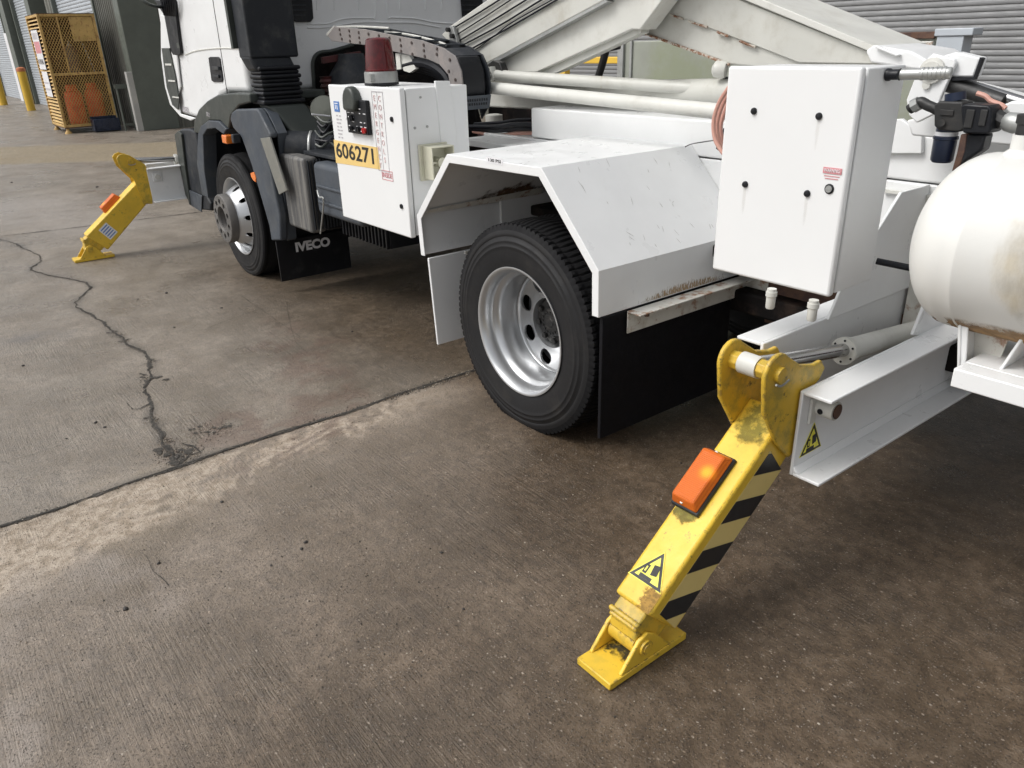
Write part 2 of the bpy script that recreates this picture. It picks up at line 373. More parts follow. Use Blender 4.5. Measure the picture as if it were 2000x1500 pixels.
for nm,ar in (('dust',dust),('damp_and_dark',damp_and_dark),('band',band),('edge',edge),('olive',olive),('oil',oil),('red',red),('pale',pale),('near',near),('broad',n1)):
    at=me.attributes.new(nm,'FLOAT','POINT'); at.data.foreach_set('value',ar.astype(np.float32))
# --- concrete material
GM,nt,b=nmat('yard_concrete'); co=coord(nt)
def attr(nm):
    n=nt.nodes.new('ShaderNodeAttribute'); n.attribute_name=nm; return n.outputs['Fac']
N1=noise(nt,co,3.0,6,.65); N2=noise(nt,co,22,6,.7); N3=noise(nt,co,120,4,.7)
cb_=coord(nt,(.045,1,1),(0,0,0)); BR=noise(nt,cb_,130,4,.75)
cb2=coord(nt,(.06,1,1),(0,0,R(4))); BR2=noise(nt,cb2,110,4,.75)
br=mixc(nt,attr('near'),BR2,BR)
# dry slab
c=mixc(nt,ramp(nt,N1,.35,.68),(.200,.168,.128),(.315,.275,.225))
c=mixc(nt,ramp(nt,N2,.42,.62),c,(.165,.145,.124),'MIX'); 
c=mixc(nt,.55,c,mixc(nt,ramp(nt,N1,.3,.7),(.235,.205,.168),(.335,.300,.258)))
# dark colour for the damp right side and for under the truck
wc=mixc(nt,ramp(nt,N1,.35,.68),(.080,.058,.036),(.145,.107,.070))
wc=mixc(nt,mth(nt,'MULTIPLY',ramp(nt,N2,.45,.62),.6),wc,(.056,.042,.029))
c=mixc(nt,mth(nt,'MULTIPLY',attr('damp_and_dark'),ramp(nt,N2,.25,.55,.75,1.)),c,wc)
c=mixc(nt,mth(nt,'MULTIPLY',attr('olive'),.35),c,(.12,.10,.060))
c=mixc(nt,mth(nt,'MULTIPLY',attr('red'),.40),c,(.15,.085,.065))
c=mixc(nt,mth(nt,'MULTIPLY',ramp(nt,br,.44,.60),mth(nt,'MULTIPLY',ramp(nt,noise(nt,co,1.3,4,.6),.42,.62,.10,1.),.40)),c,mixc(nt,.5,c,(.02,.017,.014)))
c=mixc(nt,attr('band'),c,mixc(nt,ramp(nt,N2,.4,.6),(.23,.19,.125),(.34,.285,.20)))
dc=mixc(nt,ramp(nt,N2,.38,.60),(.34,.29,.225),(.55,.49,.41))
c=mixc(nt,mth(nt,'MULTIPLY',attr('dust'),ramp(nt,N3,.30,.62,.45,.95)),c,dc)
c=mixc(nt,mth(nt,'MULTIPLY',attr('edge'),.55),c,(.050,.045,.038))
c=mixc(nt,mth(nt,'MULTIPLY',attr('oil'),.45),c,(.10,.11,.125))
c=mixc(nt,mth(nt,'MULTIPLY',attr('pale'),.75),c,(.34,.31,.28))  # lightens for the painted sheen at upper left and dust at lower left
# aggregate: fine grit, pale and brown stones, dark pits
vf=vor(nt,co,170); vd=vf.outputs['Distance']; vcol=vf.outputs['Color']
sx=nt.nodes.new('ShaderNodeSeparateColor'); nt.links.new(vcol,sx.inputs[0])
pick=ramp(nt,sx.outputs[0],.72,.80); st=mth(nt,'MULTIPLY',pick,ramp(nt,vd,.42,.26))
c=mixc(nt,mth(nt,'MULTIPLY',st,ramp(nt,sx.outputs[1],0,1,.25,.75)),c,mixc(nt,sx.outputs[2],(.30,.23,.16),(.42,.40,.36)))
v2=vor(nt,coord(nt,(.75,1.15,1),(0,0,.4)),95); s2=nt.nodes.new('ShaderNodeSeparateColor'); nt.links.new(v2.outputs['Color'],s2.inputs[0])
dens=ramp(nt,noise(nt,co,2.2,4,.6),.42,.62,0,.045)
pk2=mth(nt,'MULTIPLY',ramp(nt,mth(nt,'ADD',s2.outputs[0],dens),.965,.975),ramp(nt,v2.outputs['Distance'],.36,.24))
c=mixc(nt,mth(nt,'MULTIPLY',pk2,.55),c,mixc(nt,s2.outputs[1],(.36,.30,.23),(.50,.47,.42)))
pit=mth(nt,'MULTIPLY',ramp(nt,sx.outputs[1],.74,.80),ramp(nt,vd,.45,.30)); c=mixc(nt,mth(nt,'MULTIPLY',pit,.55),c,(.030,.026,.022))
c=mixc(nt,mth(nt,'MULTIPLY',ramp(nt,N3,.48,.66),.40),c,(.028,.023,.019))
c=mixc(nt,attr('near'),mixc(nt,1.,c,(.95,.925,.90),'MULTIPLY'),mixc(nt,1.,c,(1.0,.945,.905),'MULTIPLY'))
nt.links.new(c,b.inputs['Base Color'])
ro=mth(nt,'ADD',mth(nt,'MULTIPLY',ramp(nt,noise(nt,co,1.7,5,.6),.35,.65),.28),.20)
ro=mth(nt,'ADD',ro,mth(nt,'MULTIPLY',attr('dust'),.35)); ro=mth(nt,'ADD',ro,mth(nt,'MULTIPLY',attr('band'),.3)); ro=mth(nt,'ADD',ro,mth(nt,'MULTIPLY',N3,.12))
nt.links.new(ro,b.inputs['Roughness']); b.inputs['Specular IOR Level'].default_value=.5
hh=mth(nt,'ADD',mth(nt,'MULTIPLY',N3,.55),mth(nt,'MULTIPLY',br,mth(nt,'MULTIPLY',ramp(nt,noise(nt,co,1.3,4,.6),.42,.62,.15,1.),.9))); hh=mth(nt,'ADD',hh,mth(nt,'MULTIPLY',N2,.6)); hh=mth(nt,'ADD',hh,mth(nt,'MULTIPLY',st,.35)); hh=mth(nt,'SUBTRACT',hh,mth(nt,'MULTIPLY',pit,.5))
bump(nt,b,hh,.85,.008)
CRK=surf('crack_dirt',(.030,.027,.023),.85,layers=(((.12,.10,.08),60,.5,.62,.7),),var=.3,bmp=.6,bscale=180)
CRL=surf('crack_edge_grit',(.075,.066,.055),.8,layers=(((.02,.018,.015),90,.48,.58,.9),((.20,.17,.14),110,.66,.70,.8)),var=.3,bmp=.6,bscale=180)
me.materials.append(GM); me.materials.append(CRK); me.materials.append(CRL)
go=bpy.data.objects.new('ground',me); COL.objects.link(go); struct(go,'damp grey brown broom-finished concrete yard with a joint and a wandering crack')
def strip(poly,w0,wf,seed,jit,step=.012,z=.0035):
    """jagged thin strip along a line; returns verts,faces"""
    r=random.Random(seed); P=[Vector((*p,0)) for p in poly]; q=[]
    for a,b_ in zip(P[:-1],P[1:]):
        n=max(1,int((b_-a).length/step)); q+= [a+(b_-a)*(k/n) for k in range(n)]
    q.append(P[-1]); vs=[];off=0;wj=0
    for i,p in enumerate(q):
        d=(q[min(i+1,len(q)-1)]-q[max(i-1,0)]).normalized(); n=Vector((-d.y,d.x,0))
        off=off*.86+r.uniform(-1,1)*jit*.5; wj=wj*.8+r.uniform(-.35,.35)
        w=max(.0006,w0*(wf(i/len(q)))*(1+wj)*(.75+.5*r.random()))
        vs+= [p+n*(off+w)+EZ0*z,p+n*(off-w)+EZ0*z]
    return vs,[(2*i,2*i+1,2*i+3,2*i+2) for i in range(len(q)-1)]
EZ0=Vector((0,0,1))
jm=MB()
for poly,w0,wf,sd,jit,mi,z in ((joint,.0045,lambda t:1,1,.0012,0,.0045),(joint,.009,lambda t:.9,2,.003,1,.0030),(joint2,.006,lambda t:1,3,.001,0,.0035),
   (crackA,.0026,lambda t:.5+.9*t,4,.010,0,.0045),(crackA,.0065,lambda t:.35+1.1*t,4,.010,1,.0030),(crackB,.003,lambda t:1-.7*t,5,.004,0,.004),(crackC,.004,lambda t:1,6,.004,0,.0042),(crackD,.010,lambda t:1,7,.003,1,.003)):
    jm.mi=mi; jm.add(*strip(poly,w0,wf,sd,jit,z=z))
for k_,f_ in enumerate(fine): jm.mi=0; jm.add(*strip(f_,.0010,lambda t:1-.6*t,20+k_,.003,z=.003))
# broken spalls along the crack
r=random.Random(9)
for (u,v,s) in ((222,650,.03),(240,665,.028),(300,742,.05),(286,732,.03),(325,880,.05),(345,888,.06),(360,895,.05),(300,700,.03),(290,815,.028),(380,842,.03),(435,836,.035),(415,845,.02)):
    c0=fz(u,v); 
    for k_ in range(5):
        cc=c0+Vector((r.uniform(-s,s),r.uniform(-s,s),0)); n_=7
        jm.mi=1; jm.add([cc+Vector((s*r.uniform(.15,.45)*math.cos(2*math.pi*i/n_),s*r.uniform(.15,.45)*math.sin(2*math.pi*i/n_),.0022+.0003*k_)) for i in range(n_)],[tuple(range(n_))])
co_=jm.build('ground_crack',[CRK,CRK,CRL][1:],None); struct(co_)
# grit gathered in the joint and at the foot of the crack
gr=MB(); r=random.Random(31)
def rock(x,y,s_):
    a0=r.uniform(0,6.3); n_=5; sx=s_*r.uniform(.7,1.3); sy=s_*r.uniform(.6,1.1); h=s_*r.uniform(.4,.9)
    b_=[(x+sx*math.cos(a0+2*math.pi*i/n_),y+sy*math.sin(a0+2*math.pi*i/n_),.001) for i in range(n_)]
    t_=[(x+.6*sx*math.cos(a0+.4+2*math.pi*i/n_),y+.6*sy*math.sin(a0+.4+2*math.pi*i/n_),.001+h) for i in range(n_)]
    gr.mi=0 if r.random()<.55 else 1 if r.random()<.6 else 2
    gr.add(b_+t_,[tuple(range(n_,2*n_))]+[(i,(i+1)%n_,(i+1)%n_+n_,i+n_) for i in range(n_)])
for a_,b_,n_,wd_ in ((gz([(560,842)])[0],gz([(760,778)])[0],200,.009),(gz([(760,778)])[0],gz([(930,722)])[0],520,.016),(gz([(930,722)])[0],gz([(1000,700)])[0],160,.02),(gz([(0,1030)])[0],gz([(560,842)])[0],260,.006)):
    for k_ in range(n_):
        t=r.random(); rock(a_[0]+(b_[0]-a_[0])*t+r.gauss(0,wd_),a_[1]+(b_[1]-a_[1])*t+r.gauss(0,wd_),r.uniform(.0015,.0042))
for (u,v,n_,sd) in ((345,885,260,.045),(372,892,120,.04),(325,862,80,.02),(300,820,60,.02),(430,838,160,.05),(400,850,60,.05),(285,740,70,.02),(296,706,50,.02),(230,655,50,.02),(560,540,30,.3),(640,820,120,.12),(300,1150,90,.35),(640,1250,200,.35),(900,1150,200,.35),(1250,1060,120,.3),(1500,1300,160,.4)):
    c0=fz(u,v)
    for k_ in range(n_): rock(c0.x+r.gauss(0,sd),c0.y+r.gauss(0,sd),r.uniform(.0012,.0034))
gro=gr.build('grit',[surf('dark_grit',(.045,.038,.03),.7,var=.3),surf('brown_grit',(.17,.13,.09),.6,var=.3),surf('pale_grit',(.38,.34,.28),.6,var=.3)],None); gro['kind']='stuff'; gro['label']='loose grit gathered along the slab joint and the foot of the crack'
# loose pebbles
pebm=surf('dark_pebble',(.035,.030,.027),.6,var=.3,bmp=.3)
pp=[(245,1190,.011),(597,1060,.009),(589,1073,.008),(205,835,.009),(187,826,.010),(433,981,.009),(45,715,.010),(325,573,.014),(433,602,.010),(688,648,.009),(862,1080,.007),(310,1101,.008),(530,1105,.006),(130,857,.006),(269,585,.008),(340,640,.008),(1330,905,.006),(23,218+139,.02),(190,366,.02),(905,1190,.006)]
pme=None
for i,(u,v,s) in enumerate(pp):
    p=fz(u,v)
    if pme is None:
        q=MB(); q.rev((0,0,0),(0,0,1),[(-.3,.55),(.0,1),(.4,.85),(.75,.4),(.8,0)],7,True); o=q.build('pebble',pebm,None,ang=180)
        for vv in o.data.vertices: vv.co*=1+.25*math.sin(vv.co.x*5+vv.co.y*7)
        pme=o.data
    else: o=bpy.data.objects.new('pebble',pme); COL.objects.link(o)
    o.location=(p.x,p.y,s*.2); o.scale=(s*1.0,s*.75,s*.6); o.rotation_euler=(0,0,i*1.3)
    tag(o,'small dark pebble lying loose on the concrete yard','pebble','loose dark pebbles on the concrete')

# ============================================================ BUILDINGS
def ribbed(mb,p0,p1,z0,z1,nrm,pitch=.16,depth=.03,flat=.55):
    """vertical trapezoid cladding between plan points p0,p1"""
    p0=Vector((*p0,0));p1=Vector((*p1,0)); d=p1-p0; L=d.length; d.normalize(); n=Vector(nrm)
    s=0; pts=[]
    while s<L:
        for a,h in ((0,0),(flat,0),(flat+.1,1),(.9,1)):
            if s+a*pitch<=L: pts.append(p0+d*(s+a*pitch)+n*depth*h)
        s+=pitch
    pts.append(p1)
    for i in range(len(pts)-1):
        a,b=pts[i],pts[i+1]
        mb.add([(a.x,a.y,z0),(b.x,b.y,z0),(b.x,b.y,z1),(a.x,a.y,z1)],[(0,1,2,3)])
def shutter(mb,x0,x1,y,z0,z1,pitch=.075,d=.014):
    z=z0
    rows=[]
    while z<z1:
        for f,h in ((0,0),(.12,.75),(.35,1),(.62,.85),(.85,.35)): rows.append((z+f*pitch,y-d*h))
        z+=pitch
    for (za,ya),(zb,yb) in zip(rows[:-1],rows[1:]): mb.add([(x0,ya,za),(x1,ya,za),(x1,yb,zb),(x0,yb,zb)],[(0,1,2,3)],True)
YW=4.35
LB=thing('warehouse',(-24,8,0),'olive grey clad warehouse with grey roller shutters on the far left','building')
q=MB(); q.box((-45,YW+.25,0),(-17.9,16,7)); q.build('wall',CLAD,LB)
q=MB(); ribbed(q,(-19.9,YW-.05),(-17.85,YW-.05),0,6,(0,-1,0)); q.build('cladding',CLAD,LB)
q=MB(); ribbed(q,(-25.6,YW-.05),(-24.4,YW-.05),0,6,(0,-1,0),pitch=.4); q.build('cladding',CLAD,LB)
q=MB(); ribbed(q,(-17.85,YW-.05),(-17.85,12),0,6,(1,0,0)); q.build('cladding',CLAD,LB)
q=MB(); q.box((-17.84,YW-.10,0),(-17.80,YW+.62,6)); q.box((-18.2,YW-.10,0),(-17.84,YW-.06,6)); q.build('corner_flashing',CLADG,LB,bevel=.01)
for x0,x1 in ((-24.3,-19.95),(-31.0,-27.3),(-39,-34)):
    q=MB(); shutter(q,x0,x1,YW,0,5); q.build('roller_shutter',SHUT,LB,ang=70)
    for xx in (x0-.12,x1):
        q=MB(); q.box((xx,YW-.12,0),(xx+.12,YW+.05,5.2)); q.build('shutter_guide',CLADG,LB,bevel=.01)
for x0,x1 in ((-27.1,-26.5),(-32.2,-31.3)):
    q=MB(); q.box((x0,YW-.30,0),(x1,YW+.2,6)); q.build('pilaster',CLADG,LB,bevel=.01)
q=MB(); q.box((-34,YW-.15,0),(-32.3,YW+.1,2.2)); q.build('white_door',LABW,LB,bevel=.01)
# galvanised guard post on the corner
g0=fz(289,255);g1=fy(262,140,g0.y)
q=MB(); hh=fx(264,140,g0.x).z
q.box((g0.x-.05,g0.y-.19,0),(g0.x+.02,g0.y+.0,hh)); q.box((g0.x-.12,g0.y-.19,0),(g0.x-.05,g0.y-.17,hh)); tag(q.build('corner_guard',surf('pale_galvanised_guard',(.42,.42,.40),.6,layers=(((.5,.42,.3),6,.55,.7,.4),),var=.1),None,bevel=.006),'galvanised steel corner guard standing upright against the warehouse corner','guard post')
# right hand building
YR=10.2
RB=thing('depot_building',(4,YR+2,0),'grey depot building with a wide roller door behind the truck boom','building')
q=MB(); q.box((-16,YR+.3,0),(22,YR+9,8)); q.build('wall',CLAD,RB)
q=MB(); shutter(q,-12,14,YR,0,6.5,pitch=.066,d=.013); q.build('roller_door',SHUT2,RB,ang=70)
q=MB(); q.box((-12.2,YR-.1,0),(-12,YR+.3,7)); q.build('door_guide',CLADG,RB,bevel=.01)
# weathered panel cabinet behind the truck
YC=6.2
c0=fy(1213,80,YC);c1=fy(1700,80,YC)
GC=thing('green_panel_cabinet',(c0.x,YC,0),'pale green stained steel cabinet standing behind the truck beneath the boom','cabinet')
q=MB(); q.box((c0.x,YC,0),(fy(1830,100,YC).x,YC+.22,fy(1760,68,YC).z)); q.build('body',GREENC,GC,bevel=.01)
q=MB(); q.box((c0.x-.02,YC-.03,0),(c0.x+.06,YC,fy(1213,40,YC).z)); xg=fy(1232,100,YC).x; q.box((xg,YC-.02,0),(xg+.03,YC,2.0)); q.build('corner_post',GALV,GC,bevel=.005)
a=fy(1712,80,YC);b=fy(1826,86,YC)
q=MB(); q.box((a.x,YC-.04,b.z-.05),(b.x,YC,b.z+.02)); q.build('rusty_rail',RUSTW,GC,bevel=.004)
q=MB(); q.box((fy(1690,66,YC).x,YC-.03,fy(1760,68,YC).z-.03),(b.x,YC-.001,fy(1760,66,YC).z+.01)); q.build('top_rail',RUSTM,GC,bevel=.004)
a=fy(1832,62,YC-.05);b=fy(1884,64,YC-.05)
q=MB(); q.box((a.x,YC-.05,.0),(b.x,YC+.1,a.z)); q.box((a.x-.02,YC-.06,a.z-.03),(b.x+.06,YC+.1,a.z+.02)); q.build('end_post',BLUEW,GC,bevel=.006)
# yellow barrier seen through the gap
YY=7.5
p=fy(1110,160,YY)
q=MB(); zt=fy(1170,111,YY).z;zb=fy(1170,124,YY).z
q.box((fy(1120,115,YY).x-.3,YY-.05,zb),(fy(1240,115,YY).x,YY+.03,zt)); q.box((fy(1092,150,YY).x,YY-.15,0),(fy(1119,150,YY).x,YY-.05,fy(1100,128,YY).z)); q.box((fy(1092,172,YY).x,YY-.08,fy(1100,176,YY).z-.1),(fy(1240,172,YY).x,YY-.05,fy(1100,172,YY).z)); tag(q.build('safety_barrier',SAFEY,None,bevel=.01),'yellow steel barrier between the truck and the roller door','barrier')
# ============================================================ BOLLARDS
def bollard(x,y,h,lab):
    t=thing('bollard',(x,y,0),lab,'bollard','yellow bollards by the warehouse shutters')
    q=MB(); q.rev((x,y,0),(0,0,1),[(0,.115),(h*.93,.115)],28); q.build('post',SAFEY,t)
    q=MB(); q.rev((x,y,h*.9),(0,0,1),[(0,.118),(h*.05,.122),(h*.08,.11),(h*.10,.05),(h*.102,0)],28); q.build('cap',surf('faded_red_orange_band',(.50,.16,.06),.5,var=.1) if 'capped' in lab else SAFEY,t)
b0=fz(62,216); hh=fx(42,131,b0.x).z
bollard(b0.x,b0.y,hh,'yellow bollard capped with an orange band, left of the gas cage')
b1=fz(8,205); bollard(b1.x,b1.y,hh,'plain yellow bollard at the left edge of the photo, cut by the frame')
# ============================================================ GAS CAGE
gx,gy=-18.6,2.93; gw=1.03; gd=1.35; gh=2.22
CG=thing('gas_bottle_cage',(gx-gd/2,gy+gw/2,0),'rusty yellow mesh cage holding red gas bottles in front of the warehouse','cage')
q=MB(); t_=.05; z0=.12
for x in (gx-gd,gx-t_):
    for y in (gy,gy+gw-t_): q.box((x,y,z0),(x+t_,y+t_,gh))
for z in (z0,gh-t_):
    q.box((gx-gd+t_,gy+.002,z),(gx-t_,gy+t_-.002,z+t_)); q.box((gx-gd+t_,gy+gw-t_+.002,z),(gx-t_,gy+gw-.002,z+t_)); 
    q.box((gx-t_+.002,gy+t_,z),(gx-.002,gy+gw-t_,z+t_)); q.box((gx-gd+.002,gy+t_,z),(gx-gd+t_-.002,gy+gw-t_,z+t_))
q.box((gx-t_+.004,gy+t_,1.10),(gx-.004,gy+gw-t_,1.15)); q.box((gx-.03,gy+.33,1.15),(gx-.005,gy+.36,gh-.05))
q.build('frame',CAGEY,CG,bevel=.006)
q=MB()
def strand(a,b,r=.0055):
    a=Vector(a);b=Vector(b); d=(b-a).normalized(); e=Vector((1,0,0))*r if abs(d.x)<.5 else Vector((0,1,0))*r; g=d.cross(e).normalized()*r
    q.add([a+e,a+g,a-e,a-g,b+e,b+g,b-e,b-g],[(0,1,5,4),(1,2,6,5),(2,3,7,6),(3,0,4,7)])
def mesh_panel(f,W,Hh,step):
    k=-Hh
    while k<W:
        for sg in (1,-1):
            # line x=k+s , z=s  (sg) clipped
            s0=max(0,-k); s1=min(Hh,W-k)
            if s1>s0+.01:
                A=(k+s0,s0);B=(k+s1,s1)
                if sg<0: A=(W-A[0],A[1]);B=(W-B[0],B[1])
                strand(f(*A),f(*B))
        k+=step
mesh_panel(lambda a,z:(gx-.02,gy+t_+a,z0+t_+z*1.6),gw-2*t_,(gh-z0-2*t_)/1.6,.052)
q.build('wire_mesh',CAGEY,CG)
q=MB()
zz=z0+t_+.02
while zz<gh-.06:
    q.add([(gx-gd+t_,gy+.004,zz),(gx-t_,gy+.004,zz),(gx-t_,gy+.030,zz+.030),(gx-gd+t_,gy+.036,zz+.036)],[(0,1,2,3)]); zz+=.066
q.build('louvred_side',CAGEY,CG)
q=MB(); q.box((gx-gd+t_,gy+gw-.02,z0),(gx-t_,gy+gw-.01,gh)); q.box((gx-gd+.01,gy+t_,z0),(gx-gd+.02,gy+gw-t_,gh)); q.box((gx-gd,gy,gh+.001),(gx,gy+gw,gh+.01)); q.build('back_panel',RUSTM,CG)
q=MB(); q.box((gx-gd,gy+.01,.10),(gx-.01,gy+gw-.01,.118)); q.box((gx-gd+.05,gy+.05,1.08),(gx-.08,gy+gw-.05,1.10)); q.build('shelf',RUSTM,CG)
q=MB(); q.box((gx-.012,gy+.55,1.72),(gx-.004,gy+gw-.06,gh-.06)); q.build('plain_plate',CAGEY,CG)
for (x,y) in ((gx-.06,gy+.06),(gx-gd+.06,gy+.06),(gx-.06,gy+gw-.06),(gx-gd+.06,gy+gw-.06)):
    q=MB(); q.rev((x,y,0),(0,0,1),[(0,.07),(.01,.07),(.06,.035),(.12,.03)],12); q.build('foot',CAGEY,CG)
# signs on the side
q=MB(); FS=Fr((gx-gd+.30,gy-.002,.6),(1,0,0),(0,0,1))
sg=face(FS,[(rect(0,.62,.72,1.35),0),(rect(.05,.92,.67,1.14),1),(rect(.08,1.18,.64,1.30),2)],[LABW,REDP,GRYT],'warning_board',CG,h0=.004,t=.003)
text('NO SMOKING',FS,.36,.76,.14,INK,'lettering',sg,h=.012,width=.6)
sg=face(FS,[(rect(.05,.10,.68,.58),0),(rect(.10,.34,.62,.38),1),(rect(.10,.22,.62,.26),1)],[LABW,GRYT],'notice_board',CG,h0=.004,t=.003)
for k_,(dy,sg_) in enumerate(((.36,0),(.72,1))):
    q=MB(); random.seed(k_)
    a=Vector((gx-.09,gy+dy-.02,1.75)); 
    for j in range(22):
        p=a+Vector((0,.006*j*(1 if sg_ else .3),-.030*j)); q.rev(p,(1,0,0) if j%2 else (0,1,0),[(-.005,.016),(.005,.016)],8)
    q.build('chain',GALV,CG)
def gasbottle(x,y,h,r,lab,mat):
    t=thing('gas_bottle',(x,y,.12),lab,'gas bottle','red gas bottles in the yellow cage')
    q=MB(); q.rev((x,y,.12),(0,0,1),[(0,r*.8),(.03,r*.8),(.04,r*.95),(.08,r),(h-.22,r),(h-.14,r*.88),(h-.10,r*.5),(h-.08,.03)],28); q.build('body',mat,t)
    q=MB(); q.rev((x,y,.12+h-.13),(0,0,1),[(0,r*.62),(.12,r*.60),(.13,r*.52)],20,caps=False); q.build('collar',mat,t)
    q=MB(); q.cyl((x,y,.12+h-.09),(x,y,.12+h-.02),.022,n=10); q.cyl((x-.04,y,.12+h-.04),(x+.04,y,.12+h-.04),.012,n=8); q.build('valve',GALV,t)
gasbottle(gx-.26,gy+.34,.80,.17,'left red gas bottle behind the lower mesh of the yellow cage',GASR)
gasbottle(gx-.24,gy+.72,.82,.17,'right red gas bottle behind the lower mesh of the yellow cage',GASR)
t=thing('gas_bottle',(gx-.3,gy+.5,1.10),'tall grey gas bottle on the upper shelf of the yellow cage','gas bottle')
q=MB(); q.rev((gx-.3,gy+.5,1.10),(0,0,1),[(0,.11),(.02,.12),(.45,.12),(.52,.09),(.56,.03)],24); q.build('body',surf('brown_grey_bottle_paint',(.17,.13,.11),.5,var=.1),t)
q=MB(); q.rev((gx-.3,gy+.5,1.56),(0,0,1),[(0,.10),(.03,.095),(.08,.06),(.12,.03)],24); q.build('shoulder',surf('pale_shoulder_paint',(.42,.40,.34),.5),t)
q=MB(); q.cyl((gx-.3,gy+.5,1.66),(gx-.3,gy+.5,1.74),.02,n=10); q.build('valve',GALV,t)
# dark tray leaning at the cage's foot
t0=fz(187,262);
q=MB(); q.box((gx+.03,gy+.50,.02),(gx+.06,gy+1.0,.30)); q.box((gx+.06,gy+.50,.02),(gx+.30,gy+.53,.26)); q.box((gx+.06,gy+.97,.02),(gx+.30,gy+1.0,.26)); q.box((gx+.061,gy+.531,.02),(gx+.30,gy+.969,.05)); q.box((gx+.27,gy+.531,.051),(gx+.30,gy+.969,.26)); tag(q.build('plastic_crate',NAVY,None,bevel=.008),'dark blue empty crate on the ground against the cage','crate')
# wall bracket stand right of the cage
p0=fz(242,255); q=MB()
bx=p0.x+.1; by=p0.y+.02
for yy in (by,by+.20): q.tube([(bx,yy,0),(bx,yy,.85)],.022,8,0)
q.box((bx-.03,by-.04,.82),(bx+.03,by+.24,.90)); q.box((bx-.02,by,.1),(bx+.02,by+.2,.14)); tag(q.build('pipe_stand',CLADG,None),'low dark green pipe stand between the gas cage and the warehouse wall','stand')

# ============================================================ THE TRUCK (one thing: everything bolted to it is its part)
TR=thing('lift_truck',(-2.3,2.9,0),'white lift truck with white boom, wheel arch and yellow outriggers planted on the concrete','truck')
def Yp(pts,y): return [fy(u,v,y) for u,v in pts]
def Xp(pts,x): return [fx(u,v,x) for u,v in pts]
EY=Vector((0,1,0)); EX=Vector((1,0,0)); EZ=Vector((0,0,1))
def stain_mat(name,col,cen,rad,scale=30,lo=.45,hi=.62,amt=.8,stretch=(1,1,1)):
    mm,n_,b_=nmat(name); co=coord(n_); cs=coord(n_,stretch)
    v1=n_.nodes.new('ShaderNodeVectorMath'); v1.operation='SUBTRACT'; n_.links.new(co,v1.inputs[0]); v1.inputs[1].default_value=cen
    v2=n_.nodes.new('ShaderNodeVectorMath'); v2.operation='DIVIDE'; n_.links.new(v1.outputs[0],v2.inputs[0]); v2.inputs[1].default_value=rad
    v3=n_.nodes.new('ShaderNodeVectorMath'); v3.operation='LENGTH'; n_.links.new(v2.outputs[0],v3.inputs[0])
    fall=ramp(n_,v3.outputs['Value'],.25,1.,1,0)
    a_=mth(n_,'ADD',noise(n_,cs,scale,8,.7),mth(n_,'MULTIPLY',mth(n_,'SUBTRACT',fall,1),.35))
    al=mth(n_,'MULTIPLY',mth(n_,'MULTIPLY',ramp(n_,a_,lo,hi),ramp(n_,fall,0,.2)),amt)
    n_.links.new(al,b_.inputs['Alpha']); c=mixc(n_,ramp(n_,noise(n_,co,scale*2,5),.4,.6),col,[x*.55 for x in col]); n_.links.new(c,b_.inputs['Base Color']); b_.inputs['Roughness'].default_value=.75
    return mm
def stain(pts,name,col,parent,cen=None,rad=(.2,.2,.2),**k):
    pts=[Vector(p) for p in pts]
    if cen is None: cen=sum(pts,Vector((0,0,0)))/len(pts)
    q=MB(); q.add(pts,[tuple(range(len(pts)))]); return q.build(name,stain_mat('stain_'+name,col,cen,rad,**k),parent)
# ---------- wheels
def holed_disc(mb,c,prof,r0,r1,nh,rm,rh,ph=0.):
    """disc around -Y axis through c; prof(r)=y offset; nh round holes"""
    def pt(r,t): return (c[0]+r*math.cos(t),c[1]+prof(r),c[2]+r*math.sin(t))
    K=24; seg=2*math.pi/nh
    for i in range(nh):
        tc=ph+i*seg; hw=seg/2
        vs=[]; L=4
        AL=sorted([2*math.pi*k/24+.011 for k in range(24)]+[math.atan2(sy*hw*rm,sx)%(2*math.pi) for sx in (r1-rm,r0-rm) for sy in (1,-1)]); K=len(AL)
        for k in range(K):
            a=AL[k]; dx,dy=math.cos(a),math.sin(a)
            hx,hy=rm+rh*dx,rh*dy     # hole edge in (radial, arc) coords
            # boundary of the sector in (r, arc) coords
            best=1e9
            if dx>1e-9: best=min(best,(r1-rm)/dx)
            if dx<-1e-9: best=min(best,(r0-rm)/dx)
            if dy>1e-9: best=min(best,(hw*rm)/dy)
            if dy<-1e-9: best=min(best,(-hw*rm)/dy)
            bx,by=rm+best*dx,best*dy
            for l in range(L+1):
                f=l/L; rr=hx+(bx-hx)*f; aa=hy+(by-hy)*f
                vs.append(pt(rr,tc+aa/rm))
            
        fs=[]
        for k in range(K):
            for l in range(L):
                a=k*(L+1)+l; b=((k+1)%K)*(L+1)+l; fs.append((a,a+1,b+1,b))
        mb.add(vs,fs,True)
        # hole wall
        w=[];n=K
        for k in range(K):
            a=AL[k]; rr=rm+rh*math.cos(a); t=tc+rh*math.sin(a)/rm
            p=pt(rr,t); w.append(p); w.append((p[0],p[1]+.010,p[2]))
        mb.add(w,[(2*k,2*((k+1)%K),2*((k+1)%K)+1,2*k+1) for k in range(K)],True)
